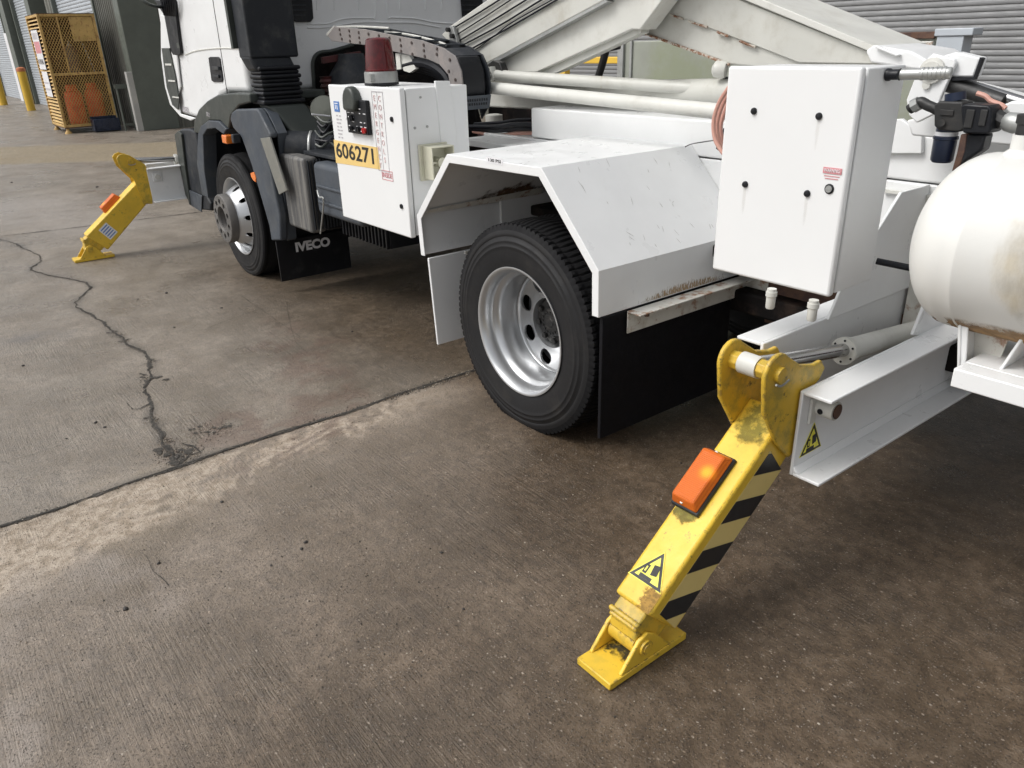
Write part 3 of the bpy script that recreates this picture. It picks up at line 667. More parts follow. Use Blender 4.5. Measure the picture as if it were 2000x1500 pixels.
def tyre(parent,x,y0,zc,R0,wd,name='tyre',lugs=True):
    def g(a,h): # tread pattern depth
        return 0
    # sidewall profile (h from outer face inward, r)
    rb=.262
    side=[(.030,rb-.012),(.014,rb),(.010,rb+.010),(.006,rb+.03),(.003,rb+.05),(.001,rb+.072),(.000,rb+.085),(-.0015,rb+.088),(-.0015,rb+.091),(.001,rb+.094),(.003,rb+.105),(.0015,rb+.108),(.0015,rb+.112),(.005,rb+.115),(.009,rb+.128),(.007,rb+.131),(.008,rb+.140),(.012,rb+.152)]
    mb=MB()
    inner=[(wd-.012,rb+.152),(wd,rb+.08),(wd-.01,rb+.01),(wd-.03,rb-.012)]
    mb.rev((x,y0,zc),(0,1,0),inner+side,160,True,False)
    o1=mb.build(name,RUB,parent,ang=50)
    # tread: grid of blocks
    N=400; hs=[.012,.020,.034,.056,.058,.084,.088,.120,.124,wd/2-.006,wd/2+.006]
    hs=hs+[wd-h for h in hs[::-1]]
    vs=[];fs=[]
    for j,h in enumerate(hs):
        for k in range(N):
            e=abs(h-wd/2)/(wd/2); base=R0-.030*max(0,e-.62)**1.5
            base=min(base,R0)
            if j==0 or j==len(hs)-1: rr=rb+.152
            else:
                ph=(k+ (3 if h>wd/2 else 0))%4
                dig=lugs and ph in(0,) and (h<.060 or h>wd-.060)
                dig2=lugs and (k%4==0)
                cen=j in (5,6) or False
                d=0
                if dig: d=.009
                elif dig2 and .060<h<wd-.060: d=.008
                rr=base-d
                if abs(h-.057)<.0015 or abs(h-(wd-.057))<.0015: rr=base-.012
                if abs(h-.086)<.003 or abs(h-(wd-.086))<.003: rr-=.004
            t=2*math.pi*k/N
            vs.append((x+rr*math.cos(t),y0+h,zc+rr*math.sin(t)))
    for j in range(len(hs)-1):
        for k in range(N):
            a=j*N+k;b=j*N+(k+1)%N; fs.append((a,b,b+N,a+N))
    tm=MB(); tm.add(vs,fs,True); tm.build('tread',RUBT,o1,ang=28)
    return o1
def rear_wheel(x,y0,zc,parent):
    ty=tyre(parent,x,y0,zc,.442,.285)
    mb=MB()
    prof=[(.020,.262),(.010,.268),(.004,.270),(.003,.266),(.008,.258),(.020,.252),(.032,.246),(.048,.244),(.060,.244),(.066,.240),(.074,.228),(.095,.222),(.150,.221),(.178,.222),(.184,.219),(.190,.215)]
    mb.rev((x,y0,zc),(0,1,0),prof,96,True,False)
    mb.rev((x,y0,zc),(0,1,0),[(.184,.2195),(.178,.218),(.176,.214),(.180,.210),(.190,.208)],96,True,False)
    holed_disc(mb,(x,y0,zc),lambda r:.190+.004*math.sin((r-.11)*32)-.012*max(0,min(1,(.15-r)/.04)),0.108,.212,8,.172,.036,ph=R(165))
    mb.rev((x,y0,zc),(0,1,0),[(.180,.108),(.200,.104),(.24,.104)],64,True,False)
    mb.rev((x,y0,zc),(0,1,0),[(.245,.22),(.255,.05)],64,True,False)
    mb.build('rim',ALU,ty,ang=50)
    hb=MB(); hb.rev((x,y0,zc),(0,1,0),[(.25,.104),(.208,.102),(.200,.098),(.198,.090),(.197,.066),(.186,.060),(.180,.050),(.180,.022),(.176,.018),(.176,0)],48,True,False)
    for k in range(8):
        t=2*math.pi*k/8+.2; c=(x+.082*math.cos(t),y0+.200,zc+.082*math.sin(t)); hb.cyl(c,(c[0],y0+.182,c[2]),.013,n=6)
    for k in range(16):
        t=2*math.pi*k/16; c=(x+.046*math.cos(t),y0+.182,zc+.046*math.sin(t)); hb.cyl(c,(c[0],y0+.176,c[2]),.005,n=6)
    hb.build('hub',GREASE,ty,ang=40)
def front_wheel(x,y0,zc,parent,s=1):
    ty=tyre(parent,x,y0,zc,.428,.25,lugs=False)
    mb=MB()
    prof=[(.022,.262),(.010,.268),(.003,.270),(.002,.266),(.008,.258),(.020,.250),(.040,.246),(.055,.244),(.062,.238),(.085,.232),(.10,.230)]
    mb.rev((x,y0,zc),(0,1,0),prof,96,True,False)
    mb.rev((x,y0,zc),(0,1,0),[(.10,.230),(.085,.229),(.070,.226),(.055,.222)],96,True,False)
    pf=lambda r:.055-.095*max(0,min(1,(.222-r)/.052))**.8
    holed_disc(mb,(x,y0,zc),pf,.170,.222,10,.201,.017,ph=.1)
    mb.rev((x,y0,zc),(0,1,0),[(-.040,.170),(-.050,.166),(-.055,.150)],64,True,False)
    mb.build('rim',ALU,ty,ang=50)
    hb=MB()
    pr=[(-.050,.170),(-.098,.168),(-.104,.164),(-.106,.156),(-.106,.150)]
    hb.rev((x,y0,zc),(0,1,0),pr,64,True,False)
    def pf2(r): return -.106
    holed_disc(hb,(x,y0,zc),pf2,.088,.151,10,.121,.0195,ph=.3)
    hb.rev((x,y0,zc),(0,1,0),[(-.106,.088),(-.100,.084),(-.060,.082),(-.055,.06),(-.060,.045),(-.060,0)],48,True,False)
    hb.rev((x,y0,zc),(0,1,0),[(-.094,.168),(-.092,.08)],48,True,False)
    hb.build('hub',HUBG,ty,ang=40)
ZC=.415
rear_wheel(-2.315,1.800,ZC,TR)
tyre(TR,-2.315,2.115,ZC,.428,.27)
tyre(TR,-2.315,3.35,ZC,.428,.58)
front_wheel(-5.50,1.805,ZC,TR)
tyre(TR,-5.50,3.65,ZC,.428,.28)
# ---------- chassis, axles, underbody
ch=MB()
for y in (2.62,3.22):
    ch.box((-6.4,y,.66),(1.6,y+.02,.90)); ch.box((-6.4,y-.001,.898),(1.6,y+.08,.91)); ch.box((-6.4,y-.001,.65),(1.6,y+.08,.662))
for x in (-4.6,-3.6,-2.9,-1.6,-.5,.6): ch.box((x,2.641,.68),(x+.12,3.219,.88))
ch.build('chassis_frame',REDB,TR,bevel=.004)
ax=MB(); ax.cyl((-2.315,2.35,ZC),(-2.315,3.6,ZC),.075); ax.rev((-2.315,2.92,ZC),(1,0,0),[(-.22,.02),(-.2,.12),(-.08,.2),(.08,.2),(.18,.12),(.24,.05)],24)
ax.cyl((-2.3,2.92,.45),(-4.6,2.92,.62),.05); ax.build('rear_axle',DARK,TR)
ax=MB(); ax.box((-5.57,1.95,.33),(-5.43,3.7,.42)); ax.build('front_axle',DARK,TR,bevel=.01)
ub=MB(); ub.box((-5.9,2.75,.45),(-4.4,3.15,1.15)); ub.box((-6.2,2.2,.62),(-5.1,2.6,.8)); ub.build('engine',DARK,TR,bevel=.03)
for a,b in (((-3.0,2.55,.50),(-.9,2.65,.50)),((-2.95,2.40,.80),(-1.2,2.62,.66))):
    sp=MB(); sp.box((a[0],a[1],a[2]-.04),(b[0],b[1],b[2]+.05)); sp.build('leaf_spring',DARK,TR,bevel=.01)
t=MB(); t.tube([(-1.55,2.35,.36),(-1.3,2.75,.40),(-1.1,3.0,.43)],.022,10); t.build('drag_link',REDB,TR)
t=MB(); t.box((-1.72,2.62,.42),(-1.3,2.75,.62)); t.box((-1.30,2.60,.55),(-.6,2.66,.60)); t.build('bracket',RUSTM,TR,bevel=.005)
t=MB(); t.tube([(-1.42,2.2,.56),(-1.42,2.2,.40),(-1.40,2.3,.36)],.008,6); t.build('brake_pipe',BLKH,TR)
for a_,b_2 in (((-4.7,3.45,.35),(-3.1,3.95,1.10)),((-1.6,3.45,.40),(1.2,3.95,1.00))):  # unseen boxes added on the far side to block light under the truck
    q=MB(); q.box(a_,b_2); q.build('light_block_box',DARK,TR,bevel=.01)
# unseen plate added to block light coming through the frame top
dk=MB(); dk.box((-3.2,2.70,.93),(1.6,3.4,.96)); dk.build('light_block_plate',GREYW,TR,bevel=.003)
# ---------- rear wheel arch
Y0,Y1=1.79,2.60
out=[(-3.0,.610),(-3.012,.792),(-2.735,1.082),(-2.135,1.088),(-1.835,.774),(-1.832,.606)]
def inset(p,d):
    r=[]
    c=Vector((-2.42,.65))
    n=len(p)
    for i in range(n):
        a=Vector(p[i]); ns=[]
        for (b,c2) in ((i-1,i),(i,i+1)):
            if b<0 or c2>=n: continue
            e=(Vector(p[c2])-Vector(p[b])).normalized(); q=Vector((e.y,-e.x))
            if q.dot(c-a)<0: q=-q
            ns.append(q)
        if len(ns)==1: r.append(a+ns[0]*d)
        else:
            s=(ns[0]+ns[1]).normalized(); r.append(a+s*d/s.dot(ns[0]))
    return [tuple(q) for q in r]
inn=inset(out,.034); thin=inset(out,.005)
a=MB()
for i in range(5):
    q=[(out[i][0],Y0,out[i][1]),(out[i+1][0],Y0,out[i+1][1]),(inn[i+1][0],Y0,inn[i+1][1]),(inn[i][0],Y0,inn[i][1])]
    a.prism(q,(0,.005,0))
# shell sheet
for i in range(5):
    q=[(out[i][0],Y0+.005,out[i][1]),(out[i+1][0],Y0+.005,out[i+1][1]),(thin[i+1][0],Y0+.005,thin[i+1][1]),(thin[i][0],Y0+.005,thin[i][1])]
    a.prism(q,(0,Y1-Y0-.005,0))
arch=a
bmw=arch.build('wheel_arch',WHITE,TR)
bmm=bmesh.new(); bmm.from_mesh(bmw.data); bmesh.ops.remove_doubles(bmm,verts=bmm.verts,dist=.0002); bmm.to_mesh(bmw.data); bmm.free()
bv=bmw.modifiers.new('bevel','BEVEL'); bv.width=.004; bv.segments=2; bv.angle_limit=R(30); bv.limit_method='ANGLE'
bmw.data.polygons.foreach_set('use_smooth',[True]*len(bmw.data.polygons)); bmw.data.set_sharp_from_angle(angle=R(30))
# rust patch line under the arch (a worn strip)
s=MB(); s.prism([(-2.985,Y0+.04,.800),(-2.975,Y0+.04,.812),(-2.965,2.5,.83),(-2.99,2.5,.79)],(.004,0,.004)); s.build('splash_lip',RUSTW,bmw)
random.seed(21)
# rust line above the shelf (lies on the sloping end of the arch)
def ez(z): return -1.8345+.003*(z-.606)/.168*-1+.004
stain([(-1.8300,1.88,.612),(-1.8300,2.56,.612),(-1.8318,2.56,.70),(-1.8318,1.88,.70)],'rust_bloom',(.52,.36,.19),bmw,cen=(-1.83,2.24,.612),rad=(.2,.42,.055),scale=130,lo=.36,hi=.54,amt=.75,stretch=(1,1,.3))
q=MB(); sl0=Vector((-2.135,0,1.088)); sl1=Vector((-1.835,0,.774)); nrm=Vector((.723,0,.691))
for k_ in range(26):
    t_=random.uniform(.05,.95); p=sl0.lerp(sl1,t_)+EY*random.uniform(1.9,2.45)+nrm*.0008; a_=random.gauss(0,.35); L_=random.uniform(.006,.022)
    dd=((sl1-sl0).normalized()*math.cos(a_)+EY*math.sin(a_))*L_; ww=(EY*math.cos(a_)-(sl1-sl0).normalized()*math.sin(a_))*random.uniform(.0005,.0011)
    q.prism([p-dd,p+ww,p+dd,p-ww],nrm*.0004)
for k_ in range(30):
    p=Vector((random.uniform(-2.7,-2.16),random.uniform(1.85,2.5),1.0895)); p.z=1.082+(p.x+2.735)*.01+.0012; a_=random.uniform(0,3.1); L_=random.uniform(.003,.010)
    q.prism([p-Vector((math.cos(a_),math.sin(a_),0))*L_,p+Vector((-math.sin(a_),math.cos(a_),0))*.0008,p+Vector((math.cos(a_),math.sin(a_),0))*L_,p-Vector((-math.sin(a_),math.cos(a_),0))*.0008],(0,0,.0004))
q.build('scratch',surf('grey_scratch',(.38,.37,.35),.6),bmw)
d_=Vector((.0055,0,-.0055))
stain([Vector((-3.008,1.83,.797))+d_,Vector((-3.008,2.58,.797))+d_,Vector((-2.86,2.58,.951))+d_,Vector((-2.86,1.83,.951))+d_],'rust_bloom',(.16,.085,.04),bmw,cen=(-2.98,2.32,.82),rad=(.13,.32,.12),scale=12,lo=.30,hi=.50,amt=.9)
# lower front flap of the arch
f=MB(); f.prism([(-2.968,Y0+.012,.602),(-2.955,Y0+.012,.602),(-2.925,Y0+.012,.186),(-2.938,Y0+.012,.186)],(0,.60,0)); o=f.build('arch_flap',WHITE,TR,bevel=.003)
sx_=lambda z:-2.955+(.602-z)*.0721+.0012
stain([(sx_(.59),2.03,.59),(sx_(.59),2.16,.59),(sx_(.42),2.16,.42),(sx_(.42),2.03,.42)],'rust_run',(.10,.05,.025),o,cen=(-2.95,2.09,.56),rad=(.1,.030,.075),scale=40,lo=.15,hi=.35,amt=.95)
f=MB(); f.box((-2.965,2.0,.588),(-2.945,2.3,.600)); f.build('hinge_strip',RUSTW,o)
f=MB(); f.box((-2.999,2.25,.60),(-2.985,2.58,.80)); f.build('inner_guard',WHITE,TR)
# plate text on arch lip
fr=Fr(fy(966,314,Y0),(1,0,-.008),(0,0,1))
lb=face(fr,[(rect(-.05,-.011,.05,.011),0)],[LABW],'pressure_label',bmw,h0=.0004)
text('130 PSI',fr,0,0,.017,INK,'lettering',lb,width=.075,h=.0022)
# dark red chassis bits and inner wall inside arch
f=MB(); f.prism([(-2.35,2.585,.62),(-1.87,2.585,.62),(-1.87,2.585,.77),(-2.15,2.585,1.05),(-2.35,2.585,1.05)],(0,.014,0)); f.build('inner_wing',REDB,TR)
# rear mudflap
f=MB(); f.box((-1.852,1.815,.115),(-1.836,2.55,.598)); o=f.build('mudflap',surf('black_rubber_flap',(.006,.006,.008),.6,spec=.2,layers=(((.05,.05,.05),90,.66,.72,.6),),bmp=.3),TR,bevel=.003)
# angle shelf behind arch + post
f=MB(); f.box((-1.829,1.93,.594),(-1.765,2.66,.600)); f.box((-1.829,1.93,.515),(-1.823,2.66,.594)); o=f.build('angle_bracket',RUSTW,TR,bevel=.0015)
f=MB(); f.cyl((-1.78,1.98,.5935),(-1.78,1.98,.582),.010,n=6); f.build('bolt',RUSTM,o)
f=MB(); f.box((-1.86,2.62,.55),(-1.72,2.70,.80)); f.build('support_post',RUSTW,TR,bevel=.003)
# ---------- control box
BX0,BX1,BZ0,BZ1,BY=-3.735,-3.050,.682,1.328,1.775
b=MB(); b.box((BX0+.006,BY+.034,BZ0+.006),(BX1-.006,2.13,BZ1-.004)); cb=b.build('control_box',WHITEC,TR,bevel=.004)
b=MB(); b.box((BX0+.011,BY+.0285,BZ0+.011),(BX1-.011,BY+.0335,BZ1-.010)); b.build('door_seal',BLK,cb)
b=MB(); b.box((BX0,BY,BZ0),(BX1,BY+.028,BZ1)); dr=b.build('door',WHITEC,cb,bevel=.006,seg=3)
b=MB(); b.prism([fx(850,158,BX1),fx(879,158,BX1),fx(893,262,BX1),fx(893,330,BX1),fx(867,330,BX1)],(-.012,0,0)); b.build('side_flange',WHITEC,TR,bevel=.003)
FD=Fr((BX0,BY,BZ0),(1,0,0),(0,0,1))
def fd(u,v): p=fy(u,v,BY); return p.x-BX0,p.z-BZ0
# lock dots on the door
for i,(u,v) in enumerate(((766,233),(785,403))):
    q=MB(); p=fy(u,v,BY); q.cyl(p+Vector((0,.004,0)),p-Vector((0,.006,0)),.011,n=20); 
    q.box((p.x-.003,BY-.008,p.z-.008),(p.x+.003,BY-.005,p.z+.008)); q.build('lock',BLK,dr)
# number label
a0=fd(652,273);a1=fd(738,288);a2=fd(743,331);a3=fd(657,318)
lab=face(FD,[([a3,a2,a1,a0],0)],[NUMY],'number_label',cb,h0=.0006)
cx=(a0[0]+a2[0])/2;cz=(a0[1]+a2[1])/2; hh=a0[1]-a3[1]
text('606271',FD,cx-.006,cz,hh*.88,INK,'lettering',lab,h=.0022,width=(a1[0]-a0[0])*.86,bold=.0016)
# vertical EMERGENCY CONTROLS board in outline
c0=fd(727,178); c1=fd(763,325)
xw=(fd(749,180)[0]-fd(727,178)[0])
def column(word,x,zt,zb,mat,parent,sz):
    n=len(word)
    for k,chh in enumerate(word):
        if chh==' ': continue
        text(chh,FD,x,zt+(zb-zt)*(k+.5)/n,sz,mat,'lettering',parent,h=.002)
xA=fd(733,200)[0]; zT=fd(733,180)[1]; zB=fd(748,333)[1]
bd=MB()
x0,x1=xA-.028,xA+.075
for p in (rect(x0,zT,x1,zT+.004),rect(x0,zB-.004,x1,zB),rect(x0,zB,x0+.003,zT),rect(x1-.003,zB,x1,zT),rect(x0+.048,zB,x0+.050,zT)):
    bd.prism([FD.P(a,b,.0008) for a,b in p],FD.n*.0006)
bdo=bd.build('lettered_panel',GRYT,cb)
REDQ=surf('faint_red_print',(.66,.47,.47),.5)
column('EMERGENCY',x0+.024,zT-.008,zB+.004,REDQ,bdo,.034)
column('CONTROLS',x0+.070,zT-.008,zB+.03,REDQ,bdo,.034)
iz=fd(757,343)
ib=MB()
X0,Z0,X1,Z1=iz[0]-.050,iz[1]-.022,iz[0]+.050,iz[1]+.022
for p in (rect(X0,Z0,X1,Z0+.003),rect(X0,Z1-.003,X1,Z1),rect(X0,Z0,X0+.003,Z1),rect(X1-.003,Z0,X1,Z1)): ib.prism([FD.P(a,b,.0008) for a,b in p],FD.n*.0006)
ibo=ib.build('inside_label',REDP,cb)
text('INSIDE',FD,iz[0],iz[1],.032,REDP,'lettering',ibo,width=.085,h=.002)
# blue and small-print sticker
bl=fd(658,208)
so=face(FD,[(rect(bl[0]-.028,bl[1]-.024,bl[0]+.028,bl[1]+.024),0),(rect(bl[0]-.020,bl[1]+.012,bl[0]+.014,bl[1]+.017),1),(rect(bl[0]-.016,bl[1]-.012,bl[0]-.008,bl[1]+.008),1),(rect(bl[0]+.002,bl[1]-.014,bl[0]+.010,bl[1]+.006),1)],[BLUP,LABW],'notice_sticker',cb)
sp=MB()
for k in range(7):
    zz=bl[1]-.045-k*.017
    for xx,wd in ((bl[0]-.018,.018+.006*(k%3)),(bl[0]+.014,.012+.005*((k+1)%3))): sp.prism([FD.P(a,b,.0012) for a,b in rect(xx,zz,xx+wd,zz+.006)],FD.n*.0004)
sp.build('small_print',GRYT,so)
# control panel
q0=fd(682,192);q1=fd(722,196);q2=fd(728,264);q3=fd(688,258)
pm=MB(); pm.prism([FD.P(q3[0],q3[1],0),FD.P(q2[0],q3[1],0),FD.P(q2[0],q1[1],0),FD.P(q3[0],q1[1],0)],FD.n*.022)
cp=pm.build('control_panel',BLK,cb,bevel=.004)
pw=q2[0]-q3[0];phh=q1[1]-q3[1]; FC=Fr(FD.P(q3[0],q3[1],.022),(1,0,0),(0,0,1))
kc=fd(695,188)
k=MB(); k.prism([FD.P(kc[0]+.062*math.cos(t)*(1.0),kc[1]-.03+(.075*math.sin(t)),.0) for t in [i*math.pi/10 for i in range(11)]]+[FD.P(kc[0]-.062,kc[1]-.062,0),FD.P(kc[0]+.05,kc[1]-.062,0)],FD.n*.045); k.build('rubber_cap',OLIVE,cp,bevel=.012,seg=3)
for i,(px,pz,r_,mt_,nm) in enumerate(((.30,.46,.014,BLK,'knob'),(.56,.15,.013,BLK,'knob'),(.25,.15,.011,BLK,'knob'),(.86,.13,.013,REDC,'stop_button'),(.55,.80,.013,GALV,'key_switch'))):
    kk=MB(); kk.cyl(FC.P(pw*px,phh*pz,0),FC.P(pw*px,phh*pz,.012),r_,n=18); kk.box(FC.P(pw*px,phh*pz,.014)-Vector((.002,.001,r_*.8)),FC.P(pw*px,phh*pz,.012)+Vector((.002,.001,r_*.8))); kk.build(nm,mt_,cp)
kk=MB()
random.seed(3)
for j in range(7):
    for i in range(5):
        if random.random()<.62:
            xx=pw*(.08+.19*i);zz=phh*(.08+.13*j); kk.prism([FC.P(a,b,.0003) for a,b in rect(xx,zz,xx+random.uniform(.010,.024),zz+.004)],FC.n*.0004)
kk.build('legend_print',LABW,cp)
kk=MB(); p=fd(680,223); kk.cyl(FD.P(p[0],p[1],-.002),FD.P(p[0],p[1],.018),.022,n=20); kk.build('key_plate',LABW,cp)
# small marks on side + socket box
SX=BX1-.006
for i,(u,v) in enumerate(((821,190),(810,250),(834,247))):
    p=fx(u,v,SX); q=MB(); q.cyl(p-Vector((.003,0,0)),p+Vector((.004,0,0)),.006 if i else .005,n=8); q.build('screw',GALV,cb)
s0=fx(815,288,SX);s1=fx(848,350,SX)
q=MB(); q.box((SX,s0.y,s1.z),(SX+.012,s0.y+.155,s0.z+.012)); so=q.build('socket_base',CREAM,TR,bevel=.006)
q=MB(); 
ya,yb=s0.y+.02,s0.y+.14; za,zb=s1.z+.01,s0.z+.004
q.box((SX+.012,ya,za),(SX+.085,ya+.006,zb)); q.box((SX+.012,ya+.006,zb-.006),(SX+.085,yb,zb)); q.box((SX+.012,ya+.006,za),(SX+.085,yb,za+.006)); q.box((SX+.012,yb-.006,za+.006),(SX+.085,yb,zb-.006))
q.build('shroud',CREAM,so,bevel=.002)
q=MB(); q.cyl((SX+.012,(ya+yb)/2,(za+zb)/2),(SX+.075,(ya+yb)/2,(za+zb)/2),.022,n=16); q.box((SX+.012,ya+.006,(za+zb)/2-.004),(SX+.06,yb-.006,(za+zb)/2+.004)); q.build('inlet_pins',CREAM,so)
# ---------- beacon
bz=1.3345; bc=Vector((-3.20,1.86,bz))
pL=fy(711,160,1.83);pR=fy(779,160,1.83); bc=Vector((-3.375,1.875,bz-.006)); br=.0765
q=MB(); q.rev(bc,(0,0,1),[(0,br*1.02),(.008,br*1.04),(.012,br)],40); b0=q.build('beacon_gasket',BLK,TR)
q=MB(); q.rev(bc+EZ*.011,(0,0,1),[(0,br*1.0),(.04,br*1.0),(.047,br*.98),(.049,br*.9)],40); q.box(bc+Vector((br*.35,-br*1.04,.022)),bc+Vector((br*.62,-br*.7,.050)))
bo=q.build('warning_beacon',GALV,TR)
q=MB(); q.rev(bc+EZ*.060,(0,0,1),[(0,br*.93),(.006,br*.93),(.008,br*.90),(.060,br*.85),(.118,br*.76),(.132,br*.72),(.139,br*.60),(.142,0)],48)
ln=q.build('dome',REDL,bo); 
# ---------- big electrical enclosure
EX0,EX1,EZ0,EZ1,EYf,EYb=-1.336,-.972,.890,1.425,1.75,1.955
b=MB(); b.box((EX0+.004,EYf+.034,EZ0+.003),(EX1-.004,EYb,EZ1-.003)); eb=b.build('electrical_cabinet',WHITEC,TR,bevel=.004)
b=MB(); b.box((EX0+.012,EYf+.0225,EZ0+.012),(EX1-.012,EYf+.0335,EZ1-.012)); b.build('door_seal',BLK,eb)
b=MB(); b.box((EX0,EYf,EZ0),(EX1,EYf+.022,EZ1)); ed=b.build('door',WHITEC,eb,bevel=.007,seg=3)
for u,v in ((1473,217),(1600,227),(1456,360),(1577,378)):
    p=fy(u,v,EYf); q=MB(); q.rev(p+Vector((0,.001,0)),(0,-1,0),[(0,.0085),(.004,.0085),(.008,.006),(.009,0)],20); q.build('bolt_cap',BLK,eb)
p=fy(1620,369,EYf); q=MB(); q.rev(p+Vector((0,.001,0)),(0,-1,0),[(0,.012),(.003,.012),(.004,.0095),(.0035,.009),(.0035,0)],24); lk=q.build('lock',BLK,eb)
q=MB(); q.rev(p,(0,-1,0),[(0.003,.0085),(.0055,.008),(.0055,0)],20); q.box(p+Vector((-.006,-.0065,-.0012)),p+Vector((.006,-.005,.0012))); q.build('barrel',GALV,lk)
FE=Fr((EX0,EYf,EZ0),(1,0,0),(0,0,1))
p=fy(1626,336,EYf); ax_,az_=p.x-EX0,p.z-EZ0
wl=face(FE,[(rect(ax_-.024,az_-.004,ax_+.024,az_+.010),0)],[REDP],'warning_label',eb)
text('WARNING',FE,ax_,az_+.003,.012,LABW,'lettering',wl,width=.042,h=.003)
for j,ww in enumerate((.040,.034)): 
    q=MB(); q.prism([FE.P(a,b_,.0008) for a,b_ in rect(ax_-ww/2,az_-.011-j*.006,ax_+ww/2,az_-.009-j*.006)],FE.n*.0004); q.build('print_line',REDP,wl)
for u,v in ((1456,360),(1577,378),(1600,227)):
    p=fy(u,v,EYf); stain([(p.x-.008,EYf-.0006,p.z-.008),(p.x+.008,EYf-.0006,p.z-.008),(p.x+.008,EYf-.0006,p.z-.09),(p.x-.008,EYf-.0006,p.z-.09)],'drip_mark',(.55,.47,.33),eb,cen=(p.x,EYf,p.z-.03),rad=(.007,.05,.06),scale=50,lo=.1,hi=.5,amt=.10,stretch=(1,1,.2))
# glands below
for u,v in ((1508,577),(1590,599)):
    p=fz(u,v-14,EZ0); q=MB(); q.rev((p.x,p.y,EZ0-.001),(0,0,-1),[(0,.012),(.008,.012),(.008,.0145),(.020,.0145),(.022,.012),(.050,.012),(.054,.010)]+[(.054,0)],20); q.build('cable_gland',GREYW,eb,ang=30)
# sensor/handle on side
p=fx(1733,146,EX1-.002); q=MB(); q.rev(p,(1,0,.03),[(0,.014),(.006,.014),(.010,.0115),(.028,.0115),(.03,.013)],20); sh=q.build('cable_gland',BLK,eb)
pts=[(.028,.0125),(.07,.013)]
for k_ in range(6): pts+= [(.072+k_*.009,.0142),(.077+k_*.009,.0142),(.078+k_*.009,.0128),(.080+k_*.009,.0128)]
pts+=[(.130,.013),(.133,.0115),(.133,0)]
q=MB(); q.rev(p,(1,0.25,.03),pts,24); q.build('grip_sleeve',GALV,sh,ang=30)
# pink hoses bundled at the cabinet's left
for k_,(du,dv) in enumerate(((0,0),(7,4),(14,9),(4,-6))):
    q=MB(); yy=2.02+.025*k_
    q.tube([fy(1432+du,160,yy),fy(1420+du,176,yy),fy(1405+du,200+dv,yy),fy(1395+du,230+dv,yy),fy(1394+du,258,yy),fy(1400+du,280,yy),fy(1413+du,300,yy)],.0065,8); q.build('pink_hose',PINKH,TR)
q=MB(); q.tube([fy(1338,287,2.4),fy(1352,281,2.38),fy(1395,274,2.1)],.002,6); q.build('wire',CAST,TR)
q=MB(); q.prism(Yp([(1413,250),(1426,250),(1410,300),(1398,290)],2.12),(0,.1,0)); q.build('cable_pack',BLK,TR)
# ---------- subframe rails
q=MB(); q.box((-3.175,2.60,1.045),(1.6,2.80,1.188)); rl=q.build('upper_rail',WHITE,TR,bevel=.008,seg=3)
pA=fy(1330,300,2.605); 
q=MB(); q.box((-3.6,2.605,.985),(-1.3,2.7,1.040)); q.build('lower_rail',WHITE,TR,bevel=.006)
q=MB(); q.box((-2.20,2.602,.74),(1.6,2.80,1.040)); mr=q.build('main_beam',WHITE,TR,bevel=.006)
q=MB(); q.box((-1.30,2.585,1.000),(1.6,2.601,1.010)); q.box((-1.2,2.588,.965),(1.6,2.601,.972)); q.box((-1.05,2.59,1.045),(-.6,2.601,1.10)); q.build('weld_bead',GREYW,mr)
q=MB(); q.box((-3.55,2.40,1.000),(-2.9,2.599,1.030)); q.build('cross_plate',WHITE,TR,bevel=.003)
# hoses along the rail, left part
for k_,(mt_,dz,rr) in enumerate(((BLKH,0,.012),(BLKH,-.022,.010),(PINKH,-.045,.010),(BLKH,.02,.009))):
    q=MB(); y_=2.62+.012*k_
    q.tube([(-3.75,y_,1.06+dz*.6),(-3.5,y_,1.075+dz),(-3.35,y_,1.095+dz),(-3.18,y_,1.105+dz),(-3.0,y_,1.105+dz)],rr,8); q.build('hydraulic_hose',mt_,TR)
# ---------- boom arms
YA=2.55
q=MB(); q.prism(Yp([(862,68),(880,50),(962,-8),(1170,-155),(1290,-150),(1390,-112),(1182,0),(945,127),(915,120)],YA),(0,.34,0)); bo1=q.build('lower_boom',BOOMP,TR,bevel=.006)
q=MB(); q.prism(Yp([(945,127),(1182,0),(1300,-64),(1340,-64),(1250,58),(1234,57),(1047,141),(960,141)],YA+.035),(0,.10,0)); q.build('boom_side_plate',GREYW,bo1,bevel=.004)
q=MB(); q.prism(Yp([(938,130),(945,127),(1182,0),(1187,3),(950,131)],YA-.006),(0,.04,0)); q.build('boom_edge_strip',GALV,bo1)
q=MB(); q.prism(Yp([(1040,143),(1226,52),(1252,56),(1252,64),(1090,140),(1060,150)],YA+.06),(0,.05,0)); q.build('boom_bottom_plate',GREYW,bo1)
YB=2.72
q=MB(); q.prism(Yp([(1150,12),(1200,-125),(1290,-125),(1360,-60),(1440,-8),(1700,96),(1810,115),(1830,150),(1590,142),(1425,126),(1400,116),(1234,57),(1166,23)],YB),(0,.30,0)); bo2=q.build('upper_boom',BOOMP,TR,bevel=.006)
q=MB(); q.prism(Yp([(1225,-8),(1240,-22),(1430,-22),(1440,-2),(1700,102),(1790,125),(1560,122),(1380,52),(1280,14)],YB-.012),(0,.012,0)); q.build('boom_flange_plate',BOOMP,bo2,bevel=.002)
q=MB(); q.prism(Yp([(1425,-12),(1464,-12),(1708,90),(1698,101)],YB-.03),(0,.36,0)); q.build('boom_top_strip',GREYW,bo2,bevel=.003)
q=MB(); q.tube(Yp([(1166,23),(1234,57),(1300,80),(1400,117),(1425,127)],YB-.003),.006,6,0)
